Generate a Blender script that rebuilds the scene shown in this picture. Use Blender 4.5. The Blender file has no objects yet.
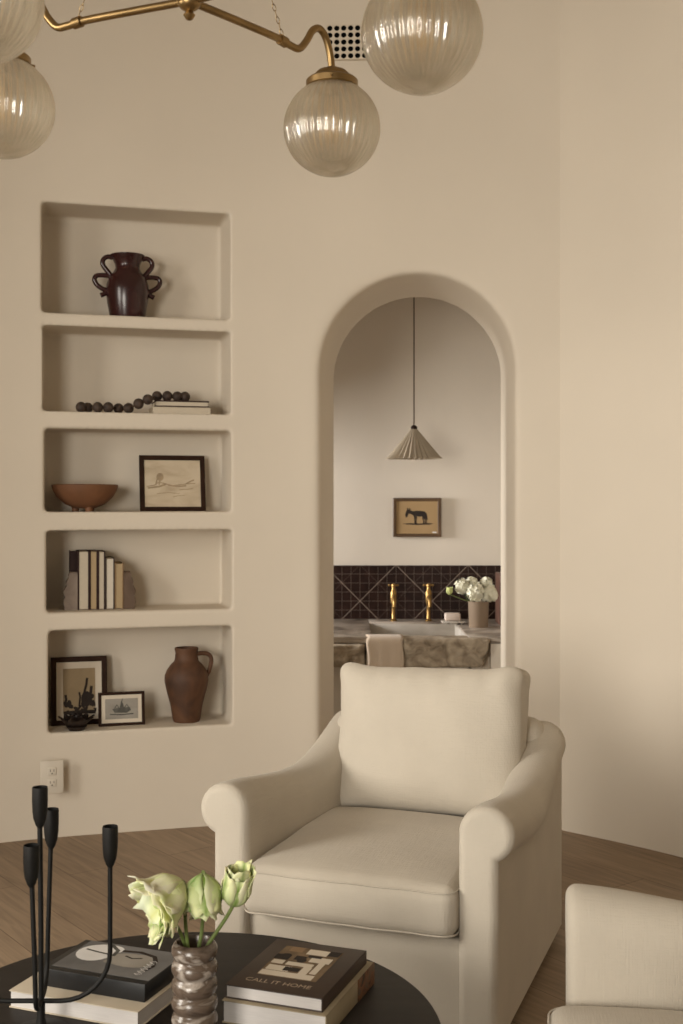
import bpy, bmesh, math, random
from math import sin, cos, pi, sqrt, atan2, radians as R
from mathutils import Vector, Matrix, noise, Quaternion

random.seed(7)
C = bpy.context.scene.collection
F, HZ, CX, EYE = 1200.0, 501.0, 341.5, 1.4      # focal length in pixels, horizon row, centre column, eye height

def at(px, py, Y):                               # the point seen at a pixel, at depth Y
    return Vector(((px - CX) / F * Y, Y, EYE - (py - HZ) / F * Y))

def lerp(a, b, t): return a + (b - a) * t
def sstep(a, b, x):
    t = max(0.0, min(1.0, (x - a) / (b - a))); return t * t * (3 - 2 * t)
def interp(tab, x):
    if x <= tab[0][0]: return tab[0][1]
    for (x0, y0), (x1, y1) in zip(tab, tab[1:]):
        if x <= x1:
            return lerp(y0, y1, (x - x0) / (x1 - x0))
    return tab[-1][1]
def spline(pts, per=8):                          # Catmull-Rom through the points
    P = [Vector(p) for p in pts]; out = []
    for i in range(len(P) - 1):
        p0, p1, p2, p3 = P[max(i-1, 0)], P[i], P[i+1], P[min(i+2, len(P)-1)]
        for k in range(per):
            t = k / per
            out.append(.5*((2*p1) + (p2-p0)*t + (2*p0-5*p1+4*p2-p3)*t*t + (3*p1-p0-3*p2+p3)*t**3))
    out.append(P[-1]); return out

# ------------------------------------------------------------------ objects
def thing(name, label, cat, loc=(0, 0, 0), rz=0.0, group=None):
    o = bpy.data.objects.new(name, None); C.objects.link(o)
    o.empty_display_size = .05
    o.location = loc; o.rotation_euler = (0, 0, rz)
    return tag(o, label, cat, group)
def tag(o, label, cat, group=None):
    o['label'] = label; o['category'] = cat
    if group: o['group'] = group
    return o
def struct(o):
    o['kind'] = 'structure'; return o

class MB:
    """collects geometry that belongs to one mesh"""
    def __init__(s): s.v = []; s.f = []; s.c = None
    def add(s, v, f, M=None):
        n = len(s.v)
        s.v += [tuple(M @ Vector(p)) if M else tuple(p) for p in v]
        s.f += [tuple(i + n for i in q) for q in f]
        return s
    def build(s, name, mat, parent=None, smooth=True, angle=40, loc=None, rot=None, recalc=True):
        me = bpy.data.meshes.new(name); me.from_pydata(s.v, [], s.f); me.validate()
        if recalc:
            bm = bmesh.new(); bm.from_mesh(me)
            bmesh.ops.recalc_face_normals(bm, faces=bm.faces); bm.to_mesh(me); bm.free()
        if s.c:
            ca = me.color_attributes.new('Col', 'FLOAT_COLOR', 'POINT')
            for i, c in enumerate(s.c): ca.data[i].color = (*c, 1)
        me.materials.append(mat)
        o = bpy.data.objects.new(name, me); C.objects.link(o)
        if parent: o.parent = parent
        if loc is not None: o.location = loc
        if rot is not None: o.rotation_euler = rot
        if smooth:
            me.polygons.foreach_set('use_smooth', [True] * len(me.polygons))
            if angle: me.set_sharp_from_angle(angle=R(angle))
        return o

def box(x0, x1, y0, y1, z0, z1):
    v = [(x, y, z) for x in (x0, x1) for y in (y0, y1) for z in (z0, z1)]
    return v, [(0,1,3,2), (4,6,7,5), (0,4,5,1), (2,3,7,6), (0,2,6,4), (1,5,7,3)]

def rbox(w, d, h, r, n=3, m=6, deform=None):
    """rounded box centred on the origin, n rounding steps, m cells along each flat"""
    def axis(L):
        hl = L / 2; rr = min(r, hl * .999)
        a = [-hl + rr * (1 - cos(pi/2 * i/n)) for i in range(n)]
        mid = [-hl + rr + (L - 2*rr) * i / m for i in range(m + 1)]
        return a + mid + [-x for x in reversed(a)]
    ax, ay, az = axis(w), axis(d), axis(h)
    idx = {}; v = []; f = []
    nx, ny, nz = len(ax), len(ay), len(az)
    def vid(i, j, k):
        key = (i, j, k)
        if key not in idx:
            p = Vector((ax[i], ay[j], az[k]))
            q = Vector([max(-(L/2 - min(r, L/2*.999)), min(L/2 - min(r, L/2*.999), c)) for c, L in zip(p, (w, d, h))])
            e = p - q
            if e.length > 1e-9:
                rr = min(r, w/2*.999, d/2*.999, h/2*.999)
                e = e / max(abs(e.x), abs(e.y), abs(e.z)) if False else e.normalized() * rr if (abs(e.x) > 1e-9) + (abs(e.y) > 1e-9) + (abs(e.z) > 1e-9) > 0 else e
                p = q + e
            idx[key] = len(v); v.append(p)
        return idx[key]
    for i in range(nx-1):
        for j in range(ny-1):
            f.append((vid(i,j,0), vid(i,j+1,0), vid(i+1,j+1,0), vid(i+1,j,0)))
            f.append((vid(i,j,nz-1), vid(i+1,j,nz-1), vid(i+1,j+1,nz-1), vid(i,j+1,nz-1)))
    for i in range(nx-1):
        for k in range(nz-1):
            f.append((vid(i,0,k), vid(i+1,0,k), vid(i+1,0,k+1), vid(i,0,k+1)))
            f.append((vid(i,ny-1,k), vid(i,ny-1,k+1), vid(i+1,ny-1,k+1), vid(i+1,ny-1,k)))
    for j in range(ny-1):
        for k in range(nz-1):
            f.append((vid(0,j,k), vid(0,j,k+1), vid(0,j+1,k+1), vid(0,j+1,k)))
            f.append((vid(nx-1,j,k), vid(nx-1,j+1,k), vid(nx-1,j+1,k+1), vid(nx-1,j,k+1)))
    if deform: v = [deform(p) for p in v]
    return v, f

def lathe(prof, n=32, mod=None, close=False):
    v = []; f = []; m = len(prof)
    for a in range(n):
        t = 2*pi*a/n
        for i, (r, z) in enumerate(prof):
            rr = mod(r, z, t, i) if mod else r
            v.append((rr*cos(t), rr*sin(t), z))
    for a in range(n):
        b = (a+1) % n
        for i in range(m - (0 if close else 1)):
            j = (i+1) % m
            f.append((a*m+i, b*m+i, b*m+j, a*m+j))
    if not close:
        for i in (0, m-1):
            if prof[i][0] > 1e-5: f.append(tuple(a*m+i for a in range(n)))
    return v, f

def tube(pts, r, n=8, caps=True):
    P = [Vector(p) for p in pts]; v = []; f = []
    rs = r if isinstance(r, (list, tuple)) else [r]*len(P)
    up = None
    for i, p in enumerate(P):
        t = (P[min(i+1, len(P)-1)] - P[max(i-1, 0)]).normalized()
        if up is None:
            up = t.orthogonal().normalized()
        else:
            up = (up - t*up.dot(t)).normalized()
        s = t.cross(up)
        for k in range(n):
            a = 2*pi*k/n
            v.append(p + (up*cos(a) + s*sin(a))*rs[i])
    for i in range(len(P)-1):
        for k in range(n):
            l = (k+1) % n
            f.append((i*n+k, i*n+l, (i+1)*n+l, (i+1)*n+k))
    if caps:
        f.append(tuple(range(n))); f.append(tuple((len(P)-1)*n + k for k in range(n)))
    return v, f

def loop_tube(pts, r, n=6):
    v, f = tube(list(pts) + [pts[0]], r, n, caps=False)
    return v, f

def prism(poly, y0, y1):                          # polygon in xz, extruded along y
    n = len(poly)
    v = [(x, y0, z) for x, z in poly] + [(x, y1, z) for x, z in poly]
    f = [tuple(range(n)), tuple(range(n, 2*n))] + [(i, (i+1) % n, n+(i+1) % n, n+i) for i in range(n)]
    return v, f

def sphere(r, c=(0,0,0), nu=16, nv=10):
    v, f = lathe([(max(1e-6, r*sin(pi*i/nv)), -r*cos(pi*i/nv)) for i in range(nv+1)], nu)
    return [Vector(p) + Vector(c) for p in v], f

# ------------------------------------------------------------------ materials
def mat(name, col, rough=.6, metal=0.0, var=.0, scale=6.0, bump=0.0, bscale=80.0, spec=.4, sheen=0.0, coat=0.0, stretch=None, detail=4.0, dist=.01):
    m = bpy.data.materials.new(name); m.use_nodes = True
    nt = m.node_tree; b = nt.nodes['Principled BSDF']; L = nt.links
    b.inputs['Base Color'].default_value = (*col, 1); b.inputs['Roughness'].default_value = rough
    b.inputs['Metallic'].default_value = metal; b.inputs['Specular IOR Level'].default_value = spec
    if sheen: b.inputs['Sheen Weight'].default_value = sheen
    if coat: b.inputs['Coat Weight'].default_value = coat; b.inputs['Coat Roughness'].default_value = .15
    tc = nt.nodes.new('ShaderNodeTexCoord'); mp = nt.nodes.new('ShaderNodeMapping'); L.new(tc.outputs['Object'], mp.inputs[0])
    if stretch: mp.inputs['Scale'].default_value = stretch
    nz = nt.nodes.new('ShaderNodeTexNoise'); nz.inputs['Scale'].default_value = scale; nz.inputs['Detail'].default_value = detail
    L.new(mp.outputs[0], nz.inputs['Vector'])
    rp = nt.nodes.new('ShaderNodeValToRGB')
    rp.color_ramp.elements[0].position = .3; rp.color_ramp.elements[1].position = .7
    rp.color_ramp.elements[0].color = (*[max(0, c*(1-var)) for c in col], 1)
    rp.color_ramp.elements[1].color = (*[min(1, c*(1+var)) for c in col], 1)
    L.new(nz.outputs['Fac'], rp.inputs[0]); L.new(rp.outputs[0], b.inputs['Base Color'])
    if bump:
        n2 = nt.nodes.new('ShaderNodeTexNoise'); n2.inputs['Scale'].default_value = bscale; n2.inputs['Detail'].default_value = 3
        L.new(mp.outputs[0], n2.inputs['Vector'])
        bp = nt.nodes.new('ShaderNodeBump'); bp.inputs['Strength'].default_value = bump; bp.inputs['Distance'].default_value = dist
        L.new(n2.outputs['Fac'], bp.inputs['Height']); L.new(bp.outputs[0], b.inputs['Normal'])
    return m

def math_node(nt, op, a, b=None, c=None):
    n = nt.nodes.new('ShaderNodeMath'); n.operation = op
    for i, x in enumerate((a, b, c)):
        if x is None: continue
        if isinstance(x, (int, float)): n.inputs[i].default_value = x
        else: nt.links.new(x, n.inputs[i])
    return n.outputs[0]

def fabric(name, col):
    m = mat(name, col, rough=.92, var=.05, scale=5, spec=.15, sheen=.15)
    nt = m.node_tree; L = nt.links; b = nt.nodes['Principled BSDF']
    tc = nt.nodes.new('ShaderNodeTexCoord')
    hs = []
    for s in ((900, 60, 60), (60, 60, 900), (60, 900, 60)):
        mp = nt.nodes.new('ShaderNodeMapping'); mp.inputs['Scale'].default_value = s
        L.new(tc.outputs['Object'], mp.inputs[0])
        nz = nt.nodes.new('ShaderNodeTexNoise'); nz.inputs['Scale'].default_value = .35; nz.inputs['Detail'].default_value = 2
        L.new(mp.outputs[0], nz.inputs['Vector']); hs.append(nz.outputs['Fac'])
    h = math_node(nt, 'ADD', math_node(nt, 'ADD', hs[0], hs[1]), hs[2])
    bp = nt.nodes.new('ShaderNodeBump'); bp.inputs['Strength'].default_value = .30; bp.inputs['Distance'].default_value = .003
    L.new(h, bp.inputs['Height']); L.new(bp.outputs[0], b.inputs['Normal'])
    return m

def floor_mat():
    m = bpy.data.materials.new('oak_planks'); m.use_nodes = True
    nt = m.node_tree; L = nt.links; b = nt.nodes['Principled BSDF']; b.inputs['Roughness'].default_value = .5
    b.inputs['Specular IOR Level'].default_value = .3
    tc = nt.nodes.new('ShaderNodeTexCoord'); mp = nt.nodes.new('ShaderNodeMapping')
    mp.inputs['Rotation'].default_value = (0, 0, R(53)); L.new(tc.outputs['Object'], mp.inputs[0])
    br = nt.nodes.new('ShaderNodeTexBrick'); br.inputs['Scale'].default_value = 1
    br.inputs['Brick Width'].default_value = 2.1; br.inputs['Row Height'].default_value = .21
    br.inputs['Mortar Size'].default_value = .0018; br.inputs['Mortar Smooth'].default_value = .3
    br.offset = .37
    br.inputs['Color1'].default_value = (.30, .222, .150, 1); br.inputs['Color2'].default_value = (.245, .178, .120, 1)
    br.inputs['Mortar'].default_value = (.13, .085, .05, 1)
    L.new(mp.outputs[0], br.inputs['Vector'])
    m2 = nt.nodes.new('ShaderNodeMapping'); m2.inputs['Scale'].default_value = (1.2, 14, 1); L.new(mp.outputs[0], m2.inputs[0])
    nz = nt.nodes.new('ShaderNodeTexNoise'); nz.inputs['Scale'].default_value = 2.2; nz.inputs['Detail'].default_value = 6; nz.inputs['Distortion'].default_value = 1.2
    L.new(m2.outputs[0], nz.inputs['Vector'])
    rp = nt.nodes.new('ShaderNodeValToRGB'); rp.color_ramp.elements[0].position = .32; rp.color_ramp.elements[1].position = .66
    rp.color_ramp.elements[0].color = (.74, .72, .70, 1); rp.color_ramp.elements[1].color = (1.08, 1.06, 1.04, 1)
    L.new(nz.outputs['Fac'], rp.inputs[0])
    mx = nt.nodes.new('ShaderNodeMix'); mx.data_type = 'RGBA'; mx.blend_type = 'MULTIPLY'; mx.inputs[0].default_value = 1
    L.new(br.outputs['Color'], mx.inputs[6]); L.new(rp.outputs[0], mx.inputs[7]); L.new(mx.outputs[2], b.inputs['Base Color'])
    bp = nt.nodes.new('ShaderNodeBump'); bp.inputs['Strength'].default_value = .15; bp.inputs['Distance'].default_value = .004
    L.new(nz.outputs['Fac'], bp.inputs['Height']); L.new(bp.outputs[0], b.inputs['Normal'])
    return m

def tile_mat(ox, oz, p=.0525):
    m = bpy.data.materials.new('dark_glazed_tile'); m.use_nodes = True
    nt = m.node_tree; L = nt.links; b = nt.nodes['Principled BSDF']; b.inputs['Roughness'].default_value = .45; b.inputs['Specular IOR Level'].default_value = .15
    tc = nt.nodes.new('ShaderNodeTexCoord'); sp = nt.nodes.new('ShaderNodeSeparateXYZ'); L.new(tc.outputs['Object'], sp.inputs[0])
    u = math_node(nt, 'SUBTRACT', sp.outputs[0], ox); z = math_node(nt, 'SUBTRACT', sp.outputs[2], oz)
    def line(val, period, half):
        t = math_node(nt, 'DIVIDE', val, period)
        fr = math_node(nt, 'ABSOLUTE', math_node(nt, 'SUBTRACT', math_node(nt, 'FRACT', math_node(nt, 'ADD', t, .5)), .5))
        return math_node(nt, 'LESS_THAN', math_node(nt, 'MULTIPLY', fr, period), half)
    s = math_node(nt, 'ADD', u, z); d = math_node(nt, 'SUBTRACT', u, z)
    g1 = math_node(nt, 'MAXIMUM', line(u, p, .0011), line(z, p, .0011))
    big = math_node(nt, 'MAXIMUM', line(s, p*8, .0030), line(d, p*8, .0030))
    small = math_node(nt, 'MAXIMUM', line(s, p*4, .0010), line(d, p*4, .0010))
    nz = nt.nodes.new('ShaderNodeTexNoise'); nz.inputs['Scale'].default_value = 22; L.new(tc.outputs['Object'], nz.inputs['Vector'])
    rp = nt.nodes.new('ShaderNodeValToRGB')
    rp.color_ramp.elements[0].color = (.006, .003, .0025, 1); rp.color_ramp.elements[1].color = (.034, .016, .012, 1)
    L.new(nz.outputs['Fac'], rp.inputs[0])
    cur = rp.outputs[0]
    for fac, w in ((g1, .38), (small, .30), (big, .7)):
        mx = nt.nodes.new('ShaderNodeMix'); mx.data_type = 'RGBA'
        L.new(math_node(nt, 'MULTIPLY', fac, w), mx.inputs[0]); L.new(cur, mx.inputs[6]); mx.inputs[7].default_value = (.30, .235, .19, 1)
        cur = mx.outputs[2]
    L.new(cur, b.inputs['Base Color'])
    bp = nt.nodes.new('ShaderNodeBump'); bp.inputs['Strength'].default_value = .2; bp.inputs['Distance'].default_value = .004
    L.new(nz.outputs['Fac'], bp.inputs['Height']); L.new(bp.outputs[0], b.inputs['Normal'])
    return m

def ramp_mat(name, stops, rough=.6, scale=5, dist=1.0, bump=0, stretch=None, spec=.4, coord='Object'):
    m = bpy.data.materials.new(name); m.use_nodes = True
    nt = m.node_tree; L = nt.links; b = nt.nodes['Principled BSDF']; b.inputs['Roughness'].default_value = rough
    b.inputs['Specular IOR Level'].default_value = spec
    tc = nt.nodes.new('ShaderNodeTexCoord'); mp = nt.nodes.new('ShaderNodeMapping'); L.new(tc.outputs[coord], mp.inputs[0])
    if stretch: mp.inputs['Scale'].default_value = stretch
    nz = nt.nodes.new('ShaderNodeTexNoise'); nz.inputs['Scale'].default_value = scale; nz.inputs['Detail'].default_value = 6
    nz.inputs['Distortion'].default_value = dist; L.new(mp.outputs[0], nz.inputs['Vector'])
    rp = nt.nodes.new('ShaderNodeValToRGB')
    while len(rp.color_ramp.elements) < len(stops): rp.color_ramp.elements.new(.5)
    for e, (p, c) in zip(rp.color_ramp.elements, stops): e.position = p; e.color = (*c, 1)
    L.new(nz.outputs['Fac'], rp.inputs[0]); L.new(rp.outputs[0], b.inputs['Base Color'])
    if bump:
        bp = nt.nodes.new('ShaderNodeBump'); bp.inputs['Strength'].default_value = bump; bp.inputs['Distance'].default_value = .01
        L.new(nz.outputs['Fac'], bp.inputs['Height']); L.new(bp.outputs[0], b.inputs['Normal'])
    return m

def vcol_mat(name, rough=.6, trans=.0):
    m = bpy.data.materials.new(name); m.use_nodes = True
    nt = m.node_tree; b = nt.nodes['Principled BSDF']; b.inputs['Roughness'].default_value = rough
    b.inputs['Specular IOR Level'].default_value = .25
    a = nt.nodes.new('ShaderNodeVertexColor'); a.layer_name = 'Col'
    nt.links.new(a.outputs[0], b.inputs['Base Color'])
    b.inputs['Subsurface Weight'].default_value = trans; b.inputs['Subsurface Radius'].default_value = (.01, .01, .005)
    return m

def glass_mat():
    m = bpy.data.materials.new('ribbed_glass'); m.use_nodes = True
    nt = m.node_tree; L = nt.links; nt.nodes.remove(nt.nodes['Principled BSDF'])
    out = nt.nodes['Material Output']
    g = nt.nodes.new('ShaderNodeBsdfGlass'); g.inputs['IOR'].default_value = 1.45; g.inputs['Roughness'].default_value = .04
    g.inputs['Color'].default_value = (1, .985, .95, 1)
    t = nt.nodes.new('ShaderNodeBsdfTransparent'); t.inputs['Color'].default_value = (.97, .95, .91, 1)
    tl = nt.nodes.new('ShaderNodeBsdfTranslucent'); tl.inputs['Color'].default_value = (.95, .9, .8, 1)
    m1 = nt.nodes.new('ShaderNodeMixShader'); m1.inputs[0].default_value = .38
    L.new(g.outputs[0], m1.inputs[1]); L.new(t.outputs[0], m1.inputs[2])
    m2 = nt.nodes.new('ShaderNodeMixShader'); m2.inputs[0].default_value = .22
    L.new(m1.outputs[0], m2.inputs[1]); L.new(tl.outputs[0], m2.inputs[2])
    gl = nt.nodes.new('ShaderNodeBsdfGlossy'); gl.inputs['Roughness'].default_value = .16
    m3 = nt.nodes.new('ShaderNodeMixShader'); m3.inputs[0].default_value = .12
    L.new(m2.outputs[0], m3.inputs[1]); L.new(gl.outputs[0], m3.inputs[2]); L.new(m3.outputs[0], out.inputs[0])
    return m

M = {
 'plaster': mat('limewash_plaster', (.635, .57, .48), .9, var=.025, scale=1.6, bump=.05, bscale=9, spec=.1, dist=.02),
 'plaster2': mat('powder_room_plaster', (.66, .60, .52), .9, var=.02, scale=1.8, bump=.05, bscale=10, spec=.1, dist=.02),
 'ceil': mat('ceiling_plaster', (.6, .53, .43), .9, var=.02),
 'floor': floor_mat(),
 'linen': fabric('cream_linen', (.515, .465, .39)),
 'seam': fabric('cream_linen_seam', (.46, .40, .31)),
 'blackwood': mat('black_stained_wood', (.012, .009, .008), .5, var=.4, scale=3, bump=.04, bscale=60, stretch=(1, 12, 1), spec=.22),
 'iron': mat('black_iron', (.007, .0065, .006), .6, var=.2, scale=30, bump=.12, bscale=160, spec=.25, dist=.003),
 'brass': mat('aged_brass', (.30, .20, .09), .38, metal=1, var=.18, scale=14),
 'brass2': mat('polished_brass', (.34, .21, .078), .42, metal=1, var=.1, scale=10),
 'glass': glass_mat(),
 'maroon': mat('dark_maroon_glaze', (.030, .007, .007), .24, var=.3, scale=9, spec=.5),
 'bead': ramp_mat('carved_wood_beads', [(.3, (.020, .012, .009)), (.7, (.075, .048, .034))], .65, 45, 1, .5),
 'cord': mat('brown_cord', (.06, .035, .02), .8, var=.2),
 'bowl': mat('brown_clay', (.155, .068, .031), .55, var=.3, scale=6, bump=.05, bscale=60),
 'darkframe': mat('dark_walnut_frame', (.026, .0115, .0065), .55, var=.35, scale=8, bump=.05, bscale=60, spec=.12),
 'goldframe': mat('brown_antique_frame', (.085, .045, .018), .4, var=.3, scale=12),
 'matboard': mat('cream_matboard', (.62, .55, .45), .9, var=.03),
 'sketch': ramp_mat('sepia_sketch', [(.25, (.40, .31, .21)), (.55, (.56, .47, .345)), (.8, (.60, .52, .395))], .8, 7, .6, stretch=(1, 1, 2.2)),
 'sepia': ramp_mat('sepia_print', [(.2, (.20, .14, .075)), (.8, (.37, .28, .165))], .7, 5, .5),
 'greyprint': ramp_mat('grey_print', [(.2, (.21, .19, .165)), (.8, (.37, .345, .30))], .7, 5, .6, stretch=(1, 1, 4)),
 'oldpaper': ramp_mat('tan_print', [(.2, (.33, .215, .10)), (.8, (.43, .295, .15))], .7, 5, .4),
 'titleink': mat('tan_lettering', (.40, .31, .22), .6),
 'ink': mat('dark_ink', (.022, .014, .010), .8, var=.3, scale=30),
 'inkmid': mat('brown_ink', (.17, .115, .065), .8, var=.3, scale=30),
 'inkgrey': mat('grey_ink', (.085, .082, .072), .8, var=.4, scale=30),
 'inkpale': mat('faded_sepia_ink', (.33, .25, .16), .85, var=.2, scale=30),
 'white_ink': mat('white_ink', (.72, .71, .70), .6, var=.1, scale=12),
 'coverdark': mat('dark_maroon_cloth', (.030, .012, .010), .75, var=.2, scale=20, bump=.1, bscale=300),
 'coverbrown': mat('dark_brown_cover', (.040, .024, .017), .5, var=.15, scale=9),
 'coverblack': mat('black_cover', (.008, .008, .0085), .45, var=.2, scale=9),
 'covercream': mat('cream_cover', (.52, .45, .35), .6, var=.05, scale=9),
 'coverolive': mat('olive_cream_cover', (.30, .245, .16), .6, var=.12, scale=20),
 'coverrust': ramp_mat('rust_patterned_cover', [(.35, (.035, .025, .018)), (.5, (.20, .085, .035)), (.65, (.12, .09, .06))], .6, 28, 2),
 'covertan': mat('tan_cover', (.25, .16, .085), .7, var=.1, scale=9),
 'covergrey': mat('grey_cover_print', (.13, .13, .132), .4, var=.35, scale=12),
 'pages': mat('book_pages', (.52, .455, .36), .9, var=.07, scale=30, stretch=(1, 1, 30)),
 'pagespale': mat('pale_book_pages', (.60, .545, .46), .9, var=.06, scale=30, stretch=(1, 1, 30)),
 'pageswhite': mat('white_book_pages', (.56, .53, .51), .9, var=.06, scale=30, stretch=(1, 1, 30)),
 'pagestan': mat('tan_book_pages', (.40, .30, .175), .9, var=.08, scale=30, stretch=(1, 1, 30)),
 'stonegrey': ramp_mat('grey_onyx', [(.3, (.16, .12, .095)), (.7, (.28, .225, .18))], .55, 9, 1),
 'stonebrown': ramp_mat('brown_onyx', [(.3, (.075, .045, .028)), (.7, (.15, .10, .068))], .55, 9, 1),
 'jug': ramp_mat('rustic_brown_pottery', [(.28, (.034, .017, .010)), (.5, (.098, .043, .020)), (.72, (.15, .078, .040))], .65, 6, .8, .15),
 'lotus': mat('dark_bronze', (.020, .012, .009), .4, metal=.3, var=.4, scale=20),
 'outlet': mat('white_plastic', (.60, .545, .46), .45, var=.01),
 'slot': mat('dark_slot', (.05, .04, .03), .8),
 'void': mat('vent_void', (.004, .004, .004), .95, spec=0),
 'ventplate': mat('painted_vent_plate', (.60, .53, .435), .8, var=.03),
 'vase': ramp_mat('streaked_ceramic', [(.30, (.040, .028, .021)), (.45, (.135, .098, .074)), (.54, (.10, .070, .05)), (.64, (.38, .33, .285)), (.76, (.15, .11, .08))], .25, 15, .7, .05, stretch=(1, 1, 2.5), spec=.6),
 'stem': mat('flower_stem', (.15, .20, .055), .5, var=.25, scale=20),
 'petal': vcol_mat('parrot_tulip_petal', .55, .2),
 'wpetal': mat('white_petal', (.78, .76, .62), .7, var=.08, scale=30),
 'gpetal': mat('green_bud', (.58, .62, .26), .7, var=.1, scale=30),
 'leaf': mat('dark_leaf', (.03, .05, .018), .6, var=.3, scale=20),
 'marble': ramp_mat('veined_marble', [(.30, (.11, .088, .072)), (.45, (.27, .225, .185)), (.6, (.44, .385, .33)), (.8, (.30, .26, .22))], .3, 4, 2.5, stretch=(1, 1, 3)),
 'marblepale': ramp_mat('pale_marble', [(.3, (.40, .36, .31)), (.7, (.53, .49, .44))], .35, 5, 1.5),
 'roughstone': ramp_mat('rough_chiselled_stone', [(.28, (.15, .112, .075)), (.5, (.31, .25, .18)), (.72, (.45, .38, .285))], .9, 14, 1, .9),
 'towel': fabric('beige_towel', (.47, .375, .285)),
 'clayvase': mat('taupe_clay', (.215, .155, .105), .7, var=.12, scale=7, stretch=(1, 1, .3)),
 'soap': mat('pale_soap', (.60, .50, .43), .45, var=.1, scale=25),
 'redwood': mat('red_brown_wood', (.095, .045, .030), .5, var=.3, scale=8, stretch=(8, 8, 1)),
 'shade': mat('pleated_cotton_shade', (.42, .355, .27), .9, var=.04, scale=8),
 'amber': mat('amber_bulb_glass', (.65, .45, .22), .25, var=.05),
}
am = M['amber'].node_tree.nodes['Principled BSDF']
am.inputs['Emission Color'].default_value = (1, .62, .25, 1); am.inputs['Emission Strength'].default_value = .04

# ------------------------------------------------------------------ the room shell
PATH_L = [(-2.75, -2.2), (-2.75, .2), (-2.80, 2.6), (-2.55, 3.75)]
PATH_B = [(-2.55, 3.75), (-2.05, 4.46), (-1.65, 4.78), (-1.30, 4.955), (-.90, 5.078), (-.50, 5.185), (-.15, 5.238), (.25, 5.230), (.60, 5.185), (.93, 5.110), (1.16, 5.055)]
PATH_R = [(.83, 5.200), (.93, 5.110), (1.133, 4.925), (1.336, 4.715), (1.72, 4.25), (2.12, 3.55), (2.40, 2.6), (2.5, 1.2), (2.5, -2.2)]
def wall_path(pts, straight=False):
    if straight: return [Vector((x, y, 0)) for x, y in pts]
    return spline([(x, y, 0) for x, y in pts], 6)
def wall_mesh(path, thick, z0, z1, nz=1):
    n = len(path); v = []; f = []
    for i, p in enumerate(path):
        t = (path[min(i+1, n-1)] - path[max(i-1, 0)]).normalized()
        o = Vector((-t.y, t.x, 0))                # away from the room
        for z in (z0, z1):
            v.append((p.x, p.y, z)); v.append((p.x + o.x*thick, p.y + o.y*thick, z))
    for i in range(n-1):
        a, b = i*4, (i+1)*4
        f += [(a, b, b+2, a+2), (a+1, a+3, b+3, b+1), (a+2, b+2, b+3, a+3), (a, a+1, b+1, b)]
    f += [(0, 2, 3, 1), ((n-1)*4, (n-1)*4+1, (n-1)*4+3, (n-1)*4+2)]
    return v, f

CEIL = 3.9
WT = .46
PL, PR = Vector((-1.237, 4.99, 0)), Vector((-.479, 5.198, 0))
UD = (PR - PL).normalized(); UN = Vector((-UD.y, UD.x, 0)); ULEN = (PR - PL).length
NRZ = atan2(UD.y, UD.x)
def niche_pt(px, w, z=0.0):                       # where the sight line of a column meets the plane w behind the wall face
    k = (px - CX) / F; a = PL + UN*w              # X = k*Y
    s = (k*a.y - a.x) / (UD.x - k*UD.y)
    p = a + UD*s; return Vector((p.x, p.y, z))

# compartments of the niche, floor and ceiling heights
COMP = [(2.185, 2.643), (1.774, 2.132), (1.355, 1.702), (.935, 1.277), (.434, .860)]
ARC, ARN = Vector((.321, 5.222, 0)), Vector((.075, 1, 0)).normalized()   # arch centre on the wall, its axis
ARU = Vector((ARN.y, -ARN.x, 0)); AHW, ASP = .391, 1.972

wall_b = MB(); wall_b.add(*wall_mesh(wall_path(PATH_B), WT, -.05, CEIL + .05))
wb = wall_b.build('wall_back', M['plaster'], smooth=False)
cut = MB()
frame = Matrix(((UD.x, UN.x, 0, PL.x), (UD.y, UN.y, 0, PL.y), (0, 0, 1, 0), (0, 0, 0, 1)))
for (z0, z1), dl, dr in zip(COMP, (-.010, -.006, .002, .009, .017), (-.003, -.001, .001, .003, .005)): cut.add(*box(dl, ULEN + dr, -.2, .25, z0, z1), frame)
prof = [(-AHW, -.2), (AHW, -.2)] + [(AHW*cos(pi*i/48), ASP + AHW*sin(pi*i/48)) for i in range(49)]
aframe = Matrix(((ARU.x, ARN.x, 0, ARC.x), (ARU.y, ARN.y, 0, ARC.y), (0, 0, 1, 0), (0, 0, 0, 1)))
pv_, pfc_ = prism(prof, -.4, 1.0)                 # slightly splayed: wider on the room side
def splay(p):
    k_ = .030*(.46 - p[1])/.46
    a = math.hypot(p[0], max(0, p[2]-ASP)); f_ = (a + k_)/a if a > 0 else 1
    return (p[0]*f_ + .006*(.46 - p[1])/.46, p[1], ASP + (p[2]-ASP)*f_ if p[2] > ASP else p[2])
cut.add([splay(p) for p in pv_], pfc_, aframe)
cutter = cut.build('cutter', M['plaster'], smooth=False)
cutters = [cutter]
bo = wb.modifiers.new('cut', 'BOOLEAN'); bo.operation = 'DIFFERENCE'; bo.object = cutter; bo.solver = 'EXACT'
rm = wb.modifiers.new('remesh', 'REMESH'); rm.mode = 'VOXEL'; rm.voxel_size = .009; rm.use_smooth_shade = True
sm = wb.modifiers.new('soften', 'SMOOTH'); sm.factor = .5; sm.iterations = 2
dg = bpy.context.evaluated_depsgraph_get()
me = bpy.data.meshes.new_from_object(wb.evaluated_get(dg))
wb.modifiers.clear(); wb.data = me
vg = wb.vertex_groups.new(name='arch_edge')       # the hand-rounded plaster edge of the arch
inv_ = aframe.inverted()
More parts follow.
